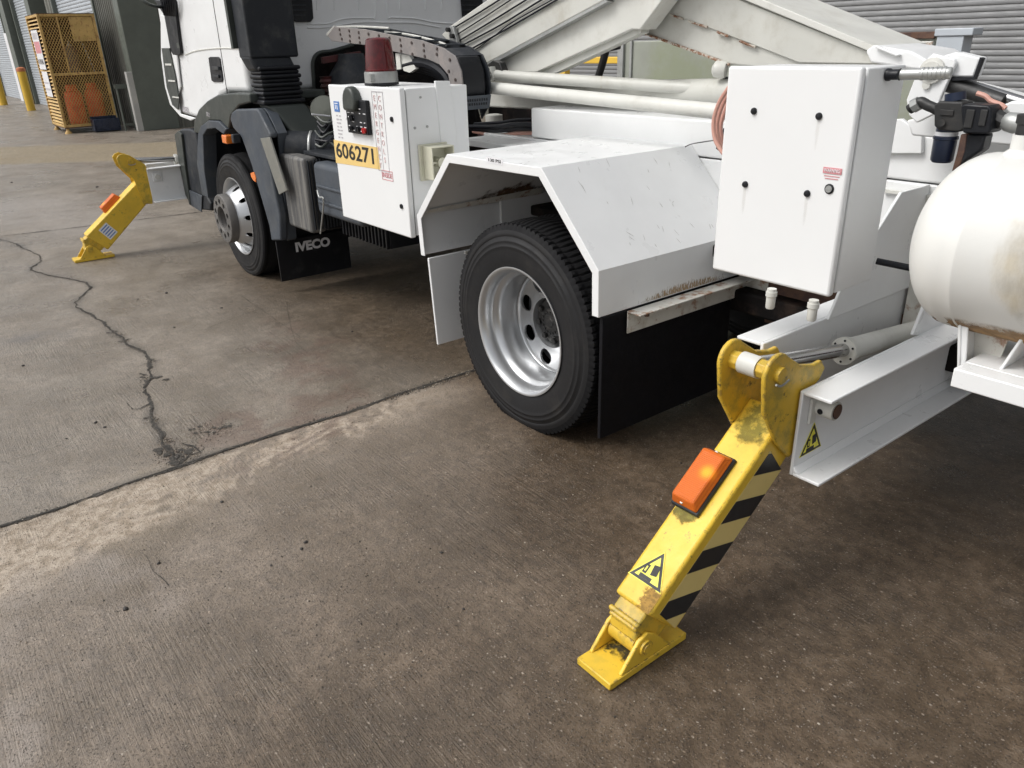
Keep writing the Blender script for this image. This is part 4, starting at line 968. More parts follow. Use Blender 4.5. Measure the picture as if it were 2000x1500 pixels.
for u,v,u2,v2 in ((1235,2,1300,24),(1310,28,1335,37),(1345,41,1382,53),(1400,62,1423,71),(1445,80,1476,92)): q.tube(Yp([(u,v),((u+u2)/2,(v+v2)/2+1),(u2,v2)],YB-.014),.005,6,0)
q.build('weld_seam',WELD,bo2)
q=MB()
random.seed(8)
for i_ in range(9):
    cx_,cy_=1274+random.uniform(-7,7),25+random.uniform(-9,12)
    q.prism(Yp([(cx_+random.uniform(3,6)*math.cos(t_),cy_+random.uniform(3,7)*math.sin(t_)) for t_ in [k_*math.pi/4 for k_ in range(8)]],YB-.0135-.0004*i_),(0,.001,0))
q.build('paint_chip',RUSTM,bo2)
# hoses on the lower boom
for k_,(u0,v0,u1,v1,r_) in enumerate(((884,56,975,0,.0045),(892,68,997,0,.0035),(898,79,1027,0,.0045),(906,87,1057,0,.0045),(920,96,1087,0,.0045),(926,99,1000,44,.003))):
    q=MB(); 
    if k_<5: u2,v2=u1+(u1-u0)*.7,v1+(v1-v0)*.7
    else: u2,v2=1085,-4
    mid=((u0+u1)/2,(v0+v1)/2+(3 if k_==3 else .6)); q.tube(Yp([(u0,v0),mid,(u1,v1),(u2,v2)],YA-.010),r_,8); q.build('boom_hose',BLKH,bo1)
q=MB(); q.prism(Yp([(876,52),(884,50),(893,82),(886,88),(878,84)],YA-.03),(0,.02,0)); q.build('hose_clamp',GALV,bo1,bevel=.002)
for (u,v) in ((878,58),(886,70)):
    q=MB(); p=fy(u,v,YA-.03); q.cyl(p,p-EY*.02,.012,n=6); q.build('clamp_bolt',CAST,bo1)
# pivot bracket and link tubes
q=MB(); q.prism(Yp([(945,132),(962,118),(975,122),(985,150),(962,158),(948,150)],2.50),(0,.04,0)); pv=q.build('pivot_bracket',CAST,TR,bevel=.003)
q=MB(); q.prism(Yp([(942,133),(958,130),(963,152),(955,158),(942,152)],2.47),(0,.03,0)); q.build('pivot_lug',GREYW,pv,bevel=.002)
q=MB(); p=fy(953,146,2.46); q.cyl(p+EY*.02,p-EY*.02,.018,n=16); q.build('pivot_pin',CHR,pv)
def linktube(a,b,ya,yb,r,name,mat):
    q=MB(); A=fy(*a,ya);B=fy(*b,yb); d=(B-A); L=d.length
    q.rev(A,d,[(0,r*.6),(.005,r),(L-.005,r),(L,r*.6)],28); return q.build(name,mat,TR)
linktube((968,147),(1440,178),2.50,2.80,.026,'link_tube',BOOMP)
linktube((930,180),(1452,178),2.95,2.75,.050,'link_tube',BOOMP)
linktube((942,170),(1445,222),2.42,2.42,.028,'link_tube',GREYW)
q=MB(); q.prism(Yp([(930,168),(1250,195),(1420,205),(1420,232),(1250,225),(930,208)],2.85),(0,.05,0)); q.build('inner_link_plate',GREYW,TR,bevel=.01)
q=MB(); q.rev(fy(965,235,2.8),(0,0,1),[(-.08,.05),(.03,.05),(.035,.03)],24); q.build('pivot_post',GREYW,TR)
q=MB(); p=fy(1418,137,2.72); q.rev(p,(-.9,-.4,.1),[(0,.03),(.02,.034),(.045,.03),(.055,.015),(.057,0)],24); q.build('end_cap',GREYW,TR)
q=MB(); q.prism(Yp([(1412,150),(1432,150),(1430,163),(1408,163)],2.74),(0,.05,0)); q.build('cap_bracket',BLK,TR,bevel=.004)
# upright lever in the gap
q=MB(); q.tube([fy(1183,100,3.4),fy(1178,120,3.4),fy(1168,152,3.4)],.022,10); q.build('lever',CAST,TR)
q=MB(); q.tube([fy(1186,97,3.4),fy(1210,92,3.4)],.012,8); q.build('lever_arm',CAST,TR)
# ---------- energy chain
def z3(pts): return [(600+x/5,y/5) for x,y in pts]
outer=z3([(198,345),(262,262),(560,285),(850,345),(1120,395),(1330,470),(1440,545),(1500,690),(1522,880),(1490,1090),(1440,1190)])
inner=z3([(1425,1120),(1400,1000),(1398,860),(1375,730),(1290,630),(1180,580),(1040,548),(850,505),(560,440),(240,402)])
yc=2.20
q=MB(); q.prism(Yp(outer+inner,yc),(0,.008,0)); ec=q.build('energy_chain',CHAINP,TR,bevel=.002)
q=MB(); q.prism(Yp(outer+inner,yc).copy() if 0 else [p_+EY*.16+EX*.0 for p_ in Yp(outer+inner,yc)],(0,.008,0)); q.build('side_band',BLKG,ec,bevel=.002)
RIV=surf('dark_rivet',(.05,.035,.03),.6)
for x,y in ((318,290),(326,335),(340,380),(412,300),(418,350),(420,400),(505,318),(510,368),(516,415),(600,332),(702,348),(806,372),(910,390),(918,445),(920,500),(1022,418),(1030,530),(1140,440),(1142,495),(1150,550),(1270,478),(1268,530),(1395,585),(1385,695),(1450,780),(1460,900),(1450,1020)):
    p=fy(600+x/5,y/5,yc); q=MB(); q.cyl(p+EY*.002,p-EY*.004,.0075,n=10); q.build('rivet',RIV,ec)
for (ax1,ay1) in ((540,300),(740,330),(930,370),(1090,400),(1240,440)):
    p=fy(600+ax1/5,ay1/5,yc); q=MB(); q.box(p+Vector((-.02,.008,-.004)),p+Vector((.03,.158,.004))); q.build('cross_bar',GRYP,ec,bevel=.002)
q=MB(); p0=fy(600+1420/5,540/5,yc+.01)
q.prism([fy(600+1330/5,470/5,yc+.009),fy(600+1440/5,545/5,yc+.009),fy(600+1430/5,560/5,yc+.009),fy(600+1325/5,485/5,yc+.009)],(0,.15,0)); q.build('cover_plate',BLKG,ec)
q=MB(); q.prism([p_+EY*.012 for p_ in Yp(z3([(1330,485),(1440,560),(1490,700),(1508,880),(1480,1080),(1430,1080),(1445,880),(1430,730),(1380,610),(1300,530)]),yc)],(0,.135,0)); q.build('chain_liner',BLK,ec,bevel=.01)
pa=fy(600+1505/5,940/5,yc+.009)+EX*.03;pb=fy(600+1490/5,1075/5,yc+.009)+EX*.03
q=MB(); q.prism([pa,pa+Vector((.006,0,0)),pb+Vector((.006,0,0)),pb],(0,.151,0)); pp=q.build('perforated_plate',GRYP,ec)
q=MB()
for i_ in range(9):
    for j_ in range(2): 
        c=pa+(pb-pa)*(.28+.30*j_)+EY*(.015+.014*i_)+EX*.0062; q.box(c+Vector((0,-.004,-.008)),c+Vector((.001,.004,.008)))
q.build('slot',BLK,pp)
q=MB()
for k_ in range(4): q.tube([fy(760+k_*4,140,yc+.05+.04*k_),fy(820,122+k_*4,yc+.05+.04*k_),fy(865,140+4*k_,yc+.04+.04*k_),fy(885,180,yc+.04+.04*k_),fy(890,250,yc+.04+.04*k_)],.024,8)
q.build('cable_bundle',BLKH,ec)
q=MB(); q.tube(Yp([(655,53),(700,52),(760,55)],yc+.08),.006,6); q.tube(Yp([(752,62),(800,68),(850,80),(872,88)],yc+.10),.006,6); q.tube(Yp([(640,68),(655,52)],yc+.03),.010,6); q.build('chain_bracket',GREYW,ec)
q=MB(); q.prism(Yp([(782,106),(800,109),(812,134),(800,142),(788,138)],yc+.03),(0,.02,0)); q.prism(Yp([(772,104),(780,105),(783,135),(775,136)],yc+.02),(0,.02,0)); q.build('cable_saddle',GREYW,ec)
# ---------- cab
CY=1.865; CR=-5.06
cabp=[(345,-60),(438,-60),(456,0),(474,96),(492,110),(500,182),(443,183),(425,190),(400,205),(383,232),(350,225),(352,108)]
side=[fy(u,v,CY) for u,v in cabp]
zt=2.6
cp=[(-6.62,zt),(CR,zt),(CR,1.245),(-5.42,1.240),(-5.60,1.205),(-5.78,1.09),(-5.90,1.02),(-6.62,1.05),(-6.72,1.25),(-6.70,1.6)]
q=MB(); q.prism([(x,CY,z) for x,z in cp],(0,2.05,0)); cab=q.build('cab',WHITE,TR,bevel=.035,seg=4)
# door seams, swage line, handle
q=MB(); q.tube([fy(413,-30,CY),fy(416,0,CY),fy(431,95,CY),fy(444,183,CY)],.0035,6); q.build('door_seam',BLK,cab)
q=MB(); q.tube([fy(362,107,CY),fy(385,99,CY),fy(432,94,CY),fy(470,96,CY)],.0055,6); q.build('swage_line',GREYW,cab)
hp=[(409,113),(412,111),(428,111),(431,114),(437,155),(435,160),(419,160),(415,157)]
q=MB(); q.prism([fy(u,v,CY) for u,v in hp],(0,-.008,0)); hd=q.build('door_handle',BLK,cab,bevel=.003)
q=MB(); q.box(fy(413,130,CY-.024),fy(431,137,CY-.008)); q.box(fy(415,146,CY-.02),fy(430,152,CY-.008)); q.build('grip',BLKG,hd,bevel=.002)
q=MB(); q.prism([fy(u,v,CY-.002) for u,v in ((306,0),(345,0),(358,104),(355,108),(343,107),(338,98),(326,30))],(0,-.02,0)); wp=q.build('window_pillar',BLK,cab,bevel=.004)
q=MB()
for k_ in range(7): q.tube([fy(312+k_*5,-10,CY-.035),fy(318+k_*4,14,CY-.035),fy(322+k_*3.2,30,CY-.03)],.010,6)
q.build('mirror_boot',BLK,cab)
q=MB(); q.tube([fy(262,-12,1.62),fy(290,8,1.68),fy(314,14,1.82)],.012,8); q.build('mirror_arm',OLIVE,cab)
q=MB(); 
fr_=Fr(fy(348,88,CY-.0225),(1,0,0),(0,0,1)); q.prism([fr_.P(-.03,-.02),fr_.P(.03,-.02),fr_.P(.03,.015),fr_.P(-.03,.015)],(0,-.002,0)); q.build('glass_glint',OLIVE,wp)
# front corner: step well with white outline
stw=[(313,28),(327,32),(345,110),(352,170),(346,190),(352,222),(382,231),(372,236),(352,228),(332,205),(322,170),(314,110)]
q=MB(); q.prism([fy(u,v,1.845) for u,v in stw],(0,.012,0)); sw=q.build('step_panel',WHITE,cab,bevel=.006)
q=MB(); q.prism([fy(u,v,1.842) for u,v in ((317,94),(332,94),(344,150),(351,195),(349,214),(338,205),(327,170))],(0,-.006,0)); sg=q.build('step_well',OLIVE,cab)
for (u,v,u2) in ((322,124,336),(328,156,343),(336,188,350)):
    q=MB(); q.box(fy(u,v,1.830),fy(u2,v+4,1.835)); q.build('step_tread',GREYW,cab)
text('150E18',Fr(fy(362,214,CY-.001),(1,0,-.02),(0,0,1)),0,0,.055,GRYT,'lettering',cab,width=.15,bold=.002)
# rear wall of the cab: panel pressings
def cx_(u,v): return fx(u,v,CR+.001)
q=MB()
for pts in ([(600,47),(640,46),(665,38),(690,35),(725,35),(733,30),(733,-40)],[(756,-40),(757,30),(765,34),(810,36),(845,43),(885,46),(905,43)],[(600,54),(640,53),(700,44),(760,44),(810,45),(860,54)]):
    q.tube([fx(u,v,CR+.002) for u,v in pts],.005,6)
for u in (618,652,700,780,830,862): q.tube([fx(u,-30,CR+.002),fx(u+1,20,CR+.002)],.004,6)
q.build('rear_pressing',WHITE,cab)
for (pts) in ([(563,-20),(606,-20),(610,36),(605,43),(575,43),(566,30)],[(897,-20),(940,-20),(940,30),(902,33)]):
    q=MB(); q.prism([fx(u,v,CR+.002) for u,v in pts],(.02,0,0)); g_=q.build('air_grille',BLK,cab,bevel=.004)
    q=MB()
    u0=pts[0][0]+6;u1=pts[1][0]-8
    for k_ in range(5): q.box(fx(u0,-12+k_*10,CR+.022),fx(u1,-9+k_*10,CR+.030))
    q.build('louvre',BLKG,g_)
ey=[(612,200),(612,160),(610,120),(622,104),(650,98),(690,86),(760,88),(900,100),(940,240),(640,240)]
q=MB(); q.prism([fx(u,v,CR+.004) for u,v in ey],(.01,0,0)); q.build('engine_opening',DARK,cab)
q=MB(); q.tube([fx(600,202,CR+.012),fx(612,200,CR+.012),fx(613,160,CR+.012),fx(611,122,CR+.012),fx(622,104,CR+.012),fx(650,99,CR+.012),fx(690,87,CR+.012)],.012,8); q.build('opening_trim',OLIVE,cab)
# engine bits in the opening
q=MB(); c=fx(642,170,-4.95); q.rev((c.x,c.y,c.z-.10),(0,0,1),sum([[(.03*k_,.045),(.015+.03*k_,.055)] for k_ in range(6)],[]),20); q.build('coil_spring',REDB,TR)
q=MB(); q.prism([fx(u,v,-4.98) for u,v in ((626,112),(700,100),(705,112),(628,124))],(.03,0,0)); q.build('cab_mount',REDB,TR)
q=MB(); q.rev(fx(690,150,-4.9)-EZ*.1,(0,0,1),[(0,.16),(.05,.17),(.12,.15),(.2,.09),(.24,.08)],24); q.build('turbo_housing',BLKG,TR,ang=40)
q=MB(); c=fx(634,216,-4.7); q.rev(c,(1,-.5,.1),[(-.10,.085),(-.02,.09),(.0,.085),(.015,.05),(.02,0)],28); cn=q.build('air_canister',surf('grey_green_canister',(.25,.26,.22),.55,var=.2),TR)
q=MB(); q.tube([fx(609,223,-4.62),fx(645,227,-4.62)],.005,6); q.build('canister_strap',LABW,cn)
random.seed(11)
for k_ in range(7):
    q=MB(); u0=615+random.uniform(0,10); v0=228+k_*9
    q.tube([fx(u0,v0,-4.5),fx(u0+12,v0+random.uniform(2,16),-4.45),fx(u0+26,v0+random.uniform(-6,12),-4.4),fx(655,v0+random.uniform(0,10),-4.3)],.008,6); q.build('engine_hose',BLKH if k_%3 else OLIVE,TR)
q=MB(); q.box((-4.9,2.3,.55),(-4.0,2.6,1.0)); q.build('gearbox_cover',DARK,TR,bevel=.02)
# ---------- air intake snorkel, bellows, funnel
q=MB(); q.box((-4.99,1.815,1.445),(-4.80,2.115,2.6)); sn=q.build('intake_snorkel',BLKG,TR,bevel=.012,seg=3)
q=MB(); q.prism([(-5.03,1.79,1.50),(-4.995,1.79,1.50),(-4.995,1.79,2.6),(-5.03,1.79,2.6)],(0,.07,0)); q.build('edge_moulding',OLIVE,sn)
q=MB()
q.prism([(-4.985,1.81,1.46),(-4.815,1.81,1.46),(-4.80,1.84,1.37),(-4.955,1.84,1.37)],(0,.255,0)); q.build('snorkel_neck',BLKG,sn,bevel=.02,seg=3)
q=MB(); x_=-4.865;yy=1.975
zz=1.40
for k_ in range(8):
    s_=.0 if k_%2 else .009
    za=zz-k_*.0235; hw=.080+s_; hl=.122+s_
    q.box((x_-hw,yy-hl,za-.0235),(x_+hw,yy+hl,za))
q.box((x_-.095,yy-.135,1.185),(x_+.095,yy+.135,1.212))
q.build('bellows',BLK,sn,bevel=.010,seg=3)
q=MB()
tp=[(x_-.09,yy-.12,1.188),(x_+.09,yy-.12,1.188),(x_+.09,yy+.13,1.188),(x_-.09,yy+.13,1.188)]
bt=[(-4.80,2.02,.92),(-4.60,2.02,.90),(-4.60,2.26,.90),(-4.80,2.26,.92)]
q.add(tp+bt,[(0,1,5,4),(1,2,6,5),(2,3,7,6),(3,0,4,7),(3,2,1,0),(4,5,6,7)]); q.build('intake_funnel',OLIVE,sn,bevel=.03,seg=4)
q=MB(); q.rev(fx(612,290,-4.62),(.5,.75,-.10),[(-.16,.085),(-.15,.095),(.02,.10),(.03,.11),(.05,.11),(.06,.09),(.22,.085)],32); af=q.build('air_filter_housing',BLKG,TR)
q=MB(); q.rev(fx(612,290,-4.62),(.5,.75,-.10),[(-.02,.103),(-.012,.106),(-.004,.103)],32,caps=False); q.build('clamp_band',GALV,af)
# ---------- front mudguards
def shell(pts,y,dep,t,mat,name,par,bev=.01,**k):
    q=MB(); q.prism([(a,y,b) for a,b in pts],(0,dep,0)); return q.build(name,mat,par,bevel=bev,seg=3,**k)
def xz(u,v,y): p=fy(u,v,y); return (p.x,p.z)
Yf=1.80
fp=[(380,262),(378,235),(388,212),(405,196),(425,184),(455,180),(486,182),(490,196),(470,198),(455,206),(447,225),(447,258),(442,247),(430,239),(405,239),(392,250),(388,300),(396,370),(411,395),(411,400),(396,408),(375,385),(358,330),(345,275),(345,258),(368,252)]
o=shell([xz(u,v,Yf) for u,v in [(378,258),(379,235),(388,213),(404,197),(424,185),(455,181),(486,183),(489,200),(466,206),(450,226),(446,252),(430,236),(410,235),(396,246),(390,262)]],Yf,.5,0,OLIVE,'wheel_housing',TR)
shell([xz(u,v,Yf+.004) for u,v in [(390,262),(396,246),(410,235),(430,236),(446,252),(440,262),(424,250),(408,252),(400,264),(402,330),(410,386),(398,380),(388,320)]],Yf-.01,.10,0,GRYP,'arch_trim',o,bev=.006)
text('EURO 5',Fr(fy(407,224,Yf-.001),(1,0,-.08),(0,0,1)),0,0,.04,GRYT,'lettering',o,width=.07)
fb=shell([xz(u,v,Yf+.03) for u,v in [(345,258),(352,252),(366,251),(380,256),(390,300),(400,380),(411,398),(411,412),(392,410),(372,395),(362,350),(350,300)]],Yf+.03,.9,0,BLKG,'front_bumper',TR,bev=.015)
shell([xz(u,v,Yf+.03) for u,v in [(345,262),(352,255),(358,262),(366,330),(374,385),(376,400),(366,380),(352,310)]],Yf+.012,.018,0,OLIVE,'bumper_lip',fb,bev=.004)
shell([xz(u,v,Yf+.03) for u,v in [(366,368),(397,382),(396,414),(372,399)]],Yf+.018,.010,0,GRYP,'lower_bumper_panel',fb,bev=.004)
# rear half fender behind the front wheel
fo=[(449,228),(455,216),(470,212),(500,212),(504,216),(512,222)]
Yr=1.80
o=shell([xz(u,v,Yr) for u,v in [(449,232),(452,219),(460,213),(500,212),(506,220),(527,262),(528,270),(512,272),(527,330),(546,420),(548,470),(530,470),(525,440),(505,370),(490,320),(472,270),(455,250)]],Yr,.05,0,GRYP,'rear_fender',TR,bev=.012)
# fender top sweeping inward
q=MB(); tpz=[xz(u,v,Yr) for u,v in [(449,232),(452,219),(460,213),(500,212),(508,222),(527,262),(548,470)]]
rbk=[(x-.02,z-.02) for x,z in tpz]
q.prism([(x,Yr+.05,z) for x,z in tpz]+[(x-.025,Yr+.05,z-.015) for x,z in tpz[::-1]],(0,.06,0)); q.build('fender_shell',GRYP,o,bevel=.006)
q=MB(); q.prism([fy(u,v,Yr-.004) for u,v in ((508,270),(526,268),(560,372),(545,380))],(0,.012,0)); q.build('reflector_plate',surf('pale_grey_tape',(.19,.19,.17),.4,layers=((DIRT,10,.5,.7,.5),),var=.06),o,bevel=.002)
q=MB(); q.prism([fy(u,v,Yr-.006) for u,v in ((489,338),(495,336),(499,348),(499,356),(494,352),(490,345))],(0,.01,0)); q.build('side_reflector',ORNG,o,bevel=.002)
q=MB(); q.box(fy(450,262,Yr-.05),fy(472,279,Yr+.0)); mk=q.build('side_marker_lamp',BLKG,TR,bevel=.006)
q=MB(); q.box(fy(440,265,Yr-.06),fy(452,278,Yr-.0)); q.build('lens',ORNG,mk,bevel=.006)
# inner dark liner behind the front wheel and mudflap with lettering
q=MB(); q.box((-4.93,1.88,.28),(-4.90,2.55,1.05)); q.build('wheel_liner',BLK,TR,bevel=.004)
FXp=-4.86
q=MB(); q.box((FXp-.012,1.815,.075),(FXp,2.33,.345)); mf=q.build('mudflap',BLK,TR,bevel=.003)
pa=fx(578,493,FXp);pb=fx(646,488,FXp); ff=Fr((FXp,pa.y,pa.z),(0,1,0.0),(0,0,1))
text('IVECO',ff,(pb.y-pa.y)/2,.03,.082,LABW,'lettering',mf,width=(pb.y-pa.y),bold=.004)
# battery cover and grey tank
q=MB()
a_=fy(545,300,1.85)
q.box((-4.68,1.85,.475),(-4.34,1.95,.915)); 
bc_=q.build('battery_cover',SCUFF,TR,bevel=.02,seg=3)
q=MB()
for k_ in range(9): q.box((-4.335-.0,1.87+.02*k_,.50),(-4.325,1.88+.02*k_,.90))
q.build('rib',BLKG,bc_,bevel=.002)
q=MB(); q.box((-4.68,1.951,.48),(-4.34,2.25,.91)); q.build('battery_box',BLK,TR,bevel=.01)
q=MB(); q.box((-4.50,1.93,.918),(-3.75,2.2,.938)); q.build('step_plate',BLKG,TR,bevel=.004)
q=MB(); q.box((-4.24,1.86,.61),(-3.70,2.2,.905)); gt=q.build('fluid_tank',GRYP,TR,bevel=.03,seg=4)
q=MB(); q.box((-4.2,1.85,.77),(-3.72,1.862,.785)); q.box((-4.2,1.85,.68),(-3.72,1.862,.695)); q.build('tank_rib',GRYP,gt,bevel=.004)
q=MB()
for k_ in range(14): q.box((-4.24+.04*k_,2.0,.47),(-4.225+.04*k_,2.019,.60))
q.box((-4.26,2.02,.47),(-3.7,2.3,.60)); q.build('battery_crate',BLK,TR,bevel=.003)
q=MB(); q.tube([fy(620,372,1.84),fy(624,385,1.83),fy(632,392,1.83),(-4.22,1.85,.50)],.005,6); q.build('strap_hook',GALV,gt)
# ---------- outriggers
def outrigger(dx,dy,near):
    par=TR
    def T(p): return Vector((p[0]+dx,p[1]+dy,p[2]))
    d=Vector((0,-.785,-.62)); n=Vector((0,.62,-.785))
    A=T((-1.07,1.619,.516))
    fr=Fr(A,EX,-d)   # a=x, b=back up the leg, h=r x u
    up=-n
    fr=Fr(A,EX,d); # fr.n = EX x d
    sgn=1 if fr.n.dot(n)>0 else -1
    fat=1.0 if near else 1.18
    def L(x,s,h): return A+EX*x+d*s+n*(h*fat-(0 if near else .03))     # x across, s down the leg, h below top face
    q=MB()
    q.add([L(-.062,-.10,0),L(.062,-.10,0),L(.062,-.10,.13),L(-.062,-.10,.13),L(-.062,.556,0),L(.062,.556,0),L(.062,.536,.155),L(-.062,.536,.155)],[(0,1,2,3),(4,7,6,5),(0,4,5,1),(1,5,6,2),(2,6,7,3),(3,7,4,0)])
    leg=q.build('outrigger_leg',YEL,par,bevel=.010,seg=3)
    q=MB(); q.add([L(-.048,.55,.012),L(.046,.55,.012),L(.046,.53,.13),L(-.048,.53,.13),L(-.048,.610,.012),L(.046,.610,.012),L(.046,.590,.13),L(-.048,.590,.13)],[(0,1,2,3),(4,7,6,5),(0,4,5,1),(1,5,6,2),(2,6,7,3),(3,7,4,0)])
    q.add([L(-.054,.585,.004),L(.050,.585,.004),L(.050,.585,.022),L(-.054,.585,.022),L(-.054,.600,.004),L(.050,.600,.004),L(.050,.600,.022),L(-.054,.600,.022)],[(0,1,2,3),(4,7,6,5),(0,4,5,1),(1,5,6,2),(2,6,7,3),(3,7,4,0)])
    q.cyl(L(-.045,.622,.075),L(.043,.622,.075),.031,n=20); q.add([L(-.047,.60,.02),L(.045,.60,.02),L(.045,.60,.11),L(-.047,.60,.11),L(-.047,.630,.045),L(.045,.630,.045),L(.045,.630,.10),L(-.047,.630,.10)],[(0,1,2,3),(4,7,6,5),(0,4,5,1),(1,5,6,2),(2,6,7,3),(3,7,4,0)])
    q.build('inner_leg',YELD,leg,bevel=.005)
    # foot pad with two lugs and a pin
    pc=L(0,.622,.075)
    q=MB(); x0,x1=A.x-.062,A.x+.060; y0_,y1_=pc.y-.125,pc.y+.165
    q.box((x0,y0_,0.002),(x1,y1_,.024))
    for xx in (A.x-.060,A.x+.046):
        q.prism([(xx,pc.y-.085,.024),(xx,pc.y+.10,.024),(xx,pc.y+.04,pc.z+.02),(xx,pc.y+.01,pc.z+.040),(xx,pc.y-.022,pc.z+.026)],(.012,0,0))
    ft=q.build('outrigger_foot',YEL,par,bevel=.003)
    q=MB(); q.cyl((A.x-.068,pc.y,pc.z),(A.x+.070,pc.y,pc.z),.014,n=16); q.cyl((A.x+.058,pc.y,pc.z),(A.x+.066,pc.y,pc.z),.022,n=18); q.build('foot_pin',YELD,ft)
    stain([(x0+.012,pc.y-.05,.0246),(x1-.012,pc.y-.05,.0246),(x1-.012,y1_-.01,.0246),(x0+.012,y1_-.01,.0246)],'grime_patch',(.07,.06,.025),ft,cen=(A.x,pc.y+.02,.024),rad=(.09,.10,.05),scale=30,lo=.25,hi=.45,amt=.9)
    if near: stain([L(-.055,-.09,-.0006),L(.055,-.09,-.0006),L(.055,.085,-.0006),L(-.055,.085,-.0006)],'algae_stain',(.26,.24,.04),leg,cen=L(0,-.03,0),rad=(.08,.11,.11),scale=22,lo=.28,hi=.5,amt=.65); stain([L(-.055,.272,-.0006),L(.05,.272,-.0006),L(.05,.33,-.0006),L(-.055,.33,-.0006)],'algae_stain',(.20,.19,.04),leg,cen=L(-.02,.28,0),rad=(.06,.04,.04),scale=40,lo=.2,hi=.42,amt=.7); stain([L(-.058,.43,-.0016),L(.058,.43,-.0016),L(.058,.555,-.0016),L(-.058,.555,-.0016)],'paint_wear',(.42,.24,.05),leg,cen=L(.045,.53,0),rad=(.06,.08,.08),scale=55,lo=.3,hi=.45,amt=.8)
    # ear plates with pins
    P0=T((-1.07,1.600,.718)); 
    ear=[(1.600+.054*math.cos(t),.718+.054*math.sin(t)) for t in [R(a) for a in range(195,25,-17)]]
    ear+=[(1.70,.715),(1.765,.698),(1.80,.700),(1.822,.672),(1.80,.642),(1.772,.630),(1.772,.50),(1.748,.455),(1.70,.440),(1.64,.50),(1.562,.615)]
    for xx in (-1.070-.066-.006,-1.070+.064):
        q=MB()
        if near: q.prism([T((xx,a,b)) for a,b in ear],(.014,0,0))
        else: q.prism([Vector((xx+dx,fx(u,v,-6.745).y,fx(u,v,-6.745).z)) for u,v in ((227,310),(231,303),(240,300),(252,303),(283,321),(294,345),(298,398),(280,398),(262,352),(235,327))],(.014,0,0))
        e_=q.build('ear_plate',YELD,par,bevel=.004)
    q=MB(); q.cyl(T((-1.160,1.600,.718)),T((-.978,1.600,.718)),.021,n=20); pn=q.build('top_pin',YELD,par)
    q=MB(); q.tube([T((-.979,1.575,.700)),T((-.979,1.60,.690)),T((-.979,1.63,.698))],.003,6); q.build('split_pin',GALV,pn)
    q=MB(); q.cyl(T((-1.100,1.600,.718)),T((-1.045,1.600,.718)),.029,n=24); 
    q.build('rod_eye',GREYW if near else YELD,par)
    for xa,xb in ((-1.131,-1.101),(-1.044,-1.007)):
        q=MB(); q.cyl(T((xa,1.600,.718)),T((xb,1.600,.718)),.026,n=8); q.build('pin_collar',YELD,par,bevel=.002)
    ye=2.05 if near else 1.95; ze=.637 if near else .69
    q=MB(); q.cyl(T((-1.070,1.62,.716)),T((-1.070,ye+.02,ze)),.020,n=24); q.build('ram_rod',CHR,par)
    q=MB(); A1=T((-1.070,ye,ze)); q.rev(A1,(0,1,-.10),[(0,.022),(.0,.041),(.018,.041),(.022,.034),(.6,.030)],32); cyl_=q.build('ram_barrel',GREYW,par,ang=40)
    q=MB()
    for k_ in range(6):
        t_=R(30+60*k_); c=A1+Vector((math.cos(t_)*.032,-.001+.1*.032*math.sin(t_),math.sin(t_)*.032)); q.cyl(c-EY*.001,c+EY*.004,.0035,n=8)
    q.build('gland_hole',BLK,cyl_)
    # lamp on the leg
    L0=L
    if not near:
        def L(x,s,h): return L0(x*1.05-.012,s+.055,h*1.5+.03)
    q=MB(); q.add([L(-.070,.088,-.001),L(.022,.088,-.001),L(.022,.276,-.001),L(-.070,.276,-.001),L(-.068,.090,-.014),L(.020,.090,-.014),L(.020,.274,-.014),L(-.068,.274,-.014)],[(0,3,2,1),(4,5,6,7),(0,1,5,4),(1,2,6,5),(2,3,7,6),(3,0,4,7)])
    lp=q.build('marker_lamp',BLKG,leg,bevel=.003)
    q=MB(); q.add([L(-.067,.092,-.0145),L(.019,.092,-.0145),L(.019,.272,-.0145),L(-.067,.272,-.0145),L(-.062,.106,-.046),L(.010,.106,-.046),L(.010,.258,-.046),L(-.062,.258,-.046)],[(0,3,2,1),(4,5,6,7),(0,1,5,4),(1,2,6,5),(2,3,7,6),(3,0,4,7)])
    # lens with lit bulb
    mm,nt_,b_=nmat('orange_lit_lens'); co=coord(nt_)
    cc=L(-.008 if near else -.03,.165 if near else .22,-.046)
    vm=nt_.nodes.new('ShaderNodeVectorMath'); vm.operation='DISTANCE'; nt_.links.new(co,vm.inputs[0]); vm.inputs[1].default_value=cc
    gl=ramp(nt_,vm.outputs['Value'],.004,.040,1,0)
    cs=coord(nt_,(1,1,1)); wv=nt_.nodes.new('ShaderNodeTexWave'); wv.inputs['Scale'].default_value=95; wv.bands_direction='X'; nt_.links.new(cs,wv.inputs[0])
    wv2=nt_.nodes.new('ShaderNodeTexWave'); wv2.inputs['Scale'].default_value=95; wv2.bands_direction='Z'; nt_.links.new(cs,wv2.inputs[0])
    h_=mth(nt_,'ADD',wv.outputs['Fac'],wv2.outputs['Fac'])
    c_=mixc(nt_,mth(nt_,'MULTIPLY',h_,.4),(.55,.10,.014),(.74,.19,.022))
    nt_.links.new(c_,b_.inputs['Base Color'])
    e_=mixc(nt_,gl,(.9,.10,.0),(1,.55,.02)); nt_.links.new(e_,b_.inputs['Emission Color']); nt_.links.new(mth(nt_,'MULTIPLY',mth(nt_,'POWER',gl,1.6),.55),b_.inputs['Emission Strength'])
    b_.inputs['Roughness'].default_value=.32; b_.inputs['Specular IOR Level'].default_value=.3; bump(nt_,b_,h_,.35,.002)
    q.build('lens',mm,lp,bevel=.006,seg=2)
    q=MB()
    for s_ in (.100,.264): q.cyl(L(-.030,s_,-.020),L(-.030,s_,-.030),.005,n=8)
    q.build('lens_screw',GALV,lp)
    L=L0
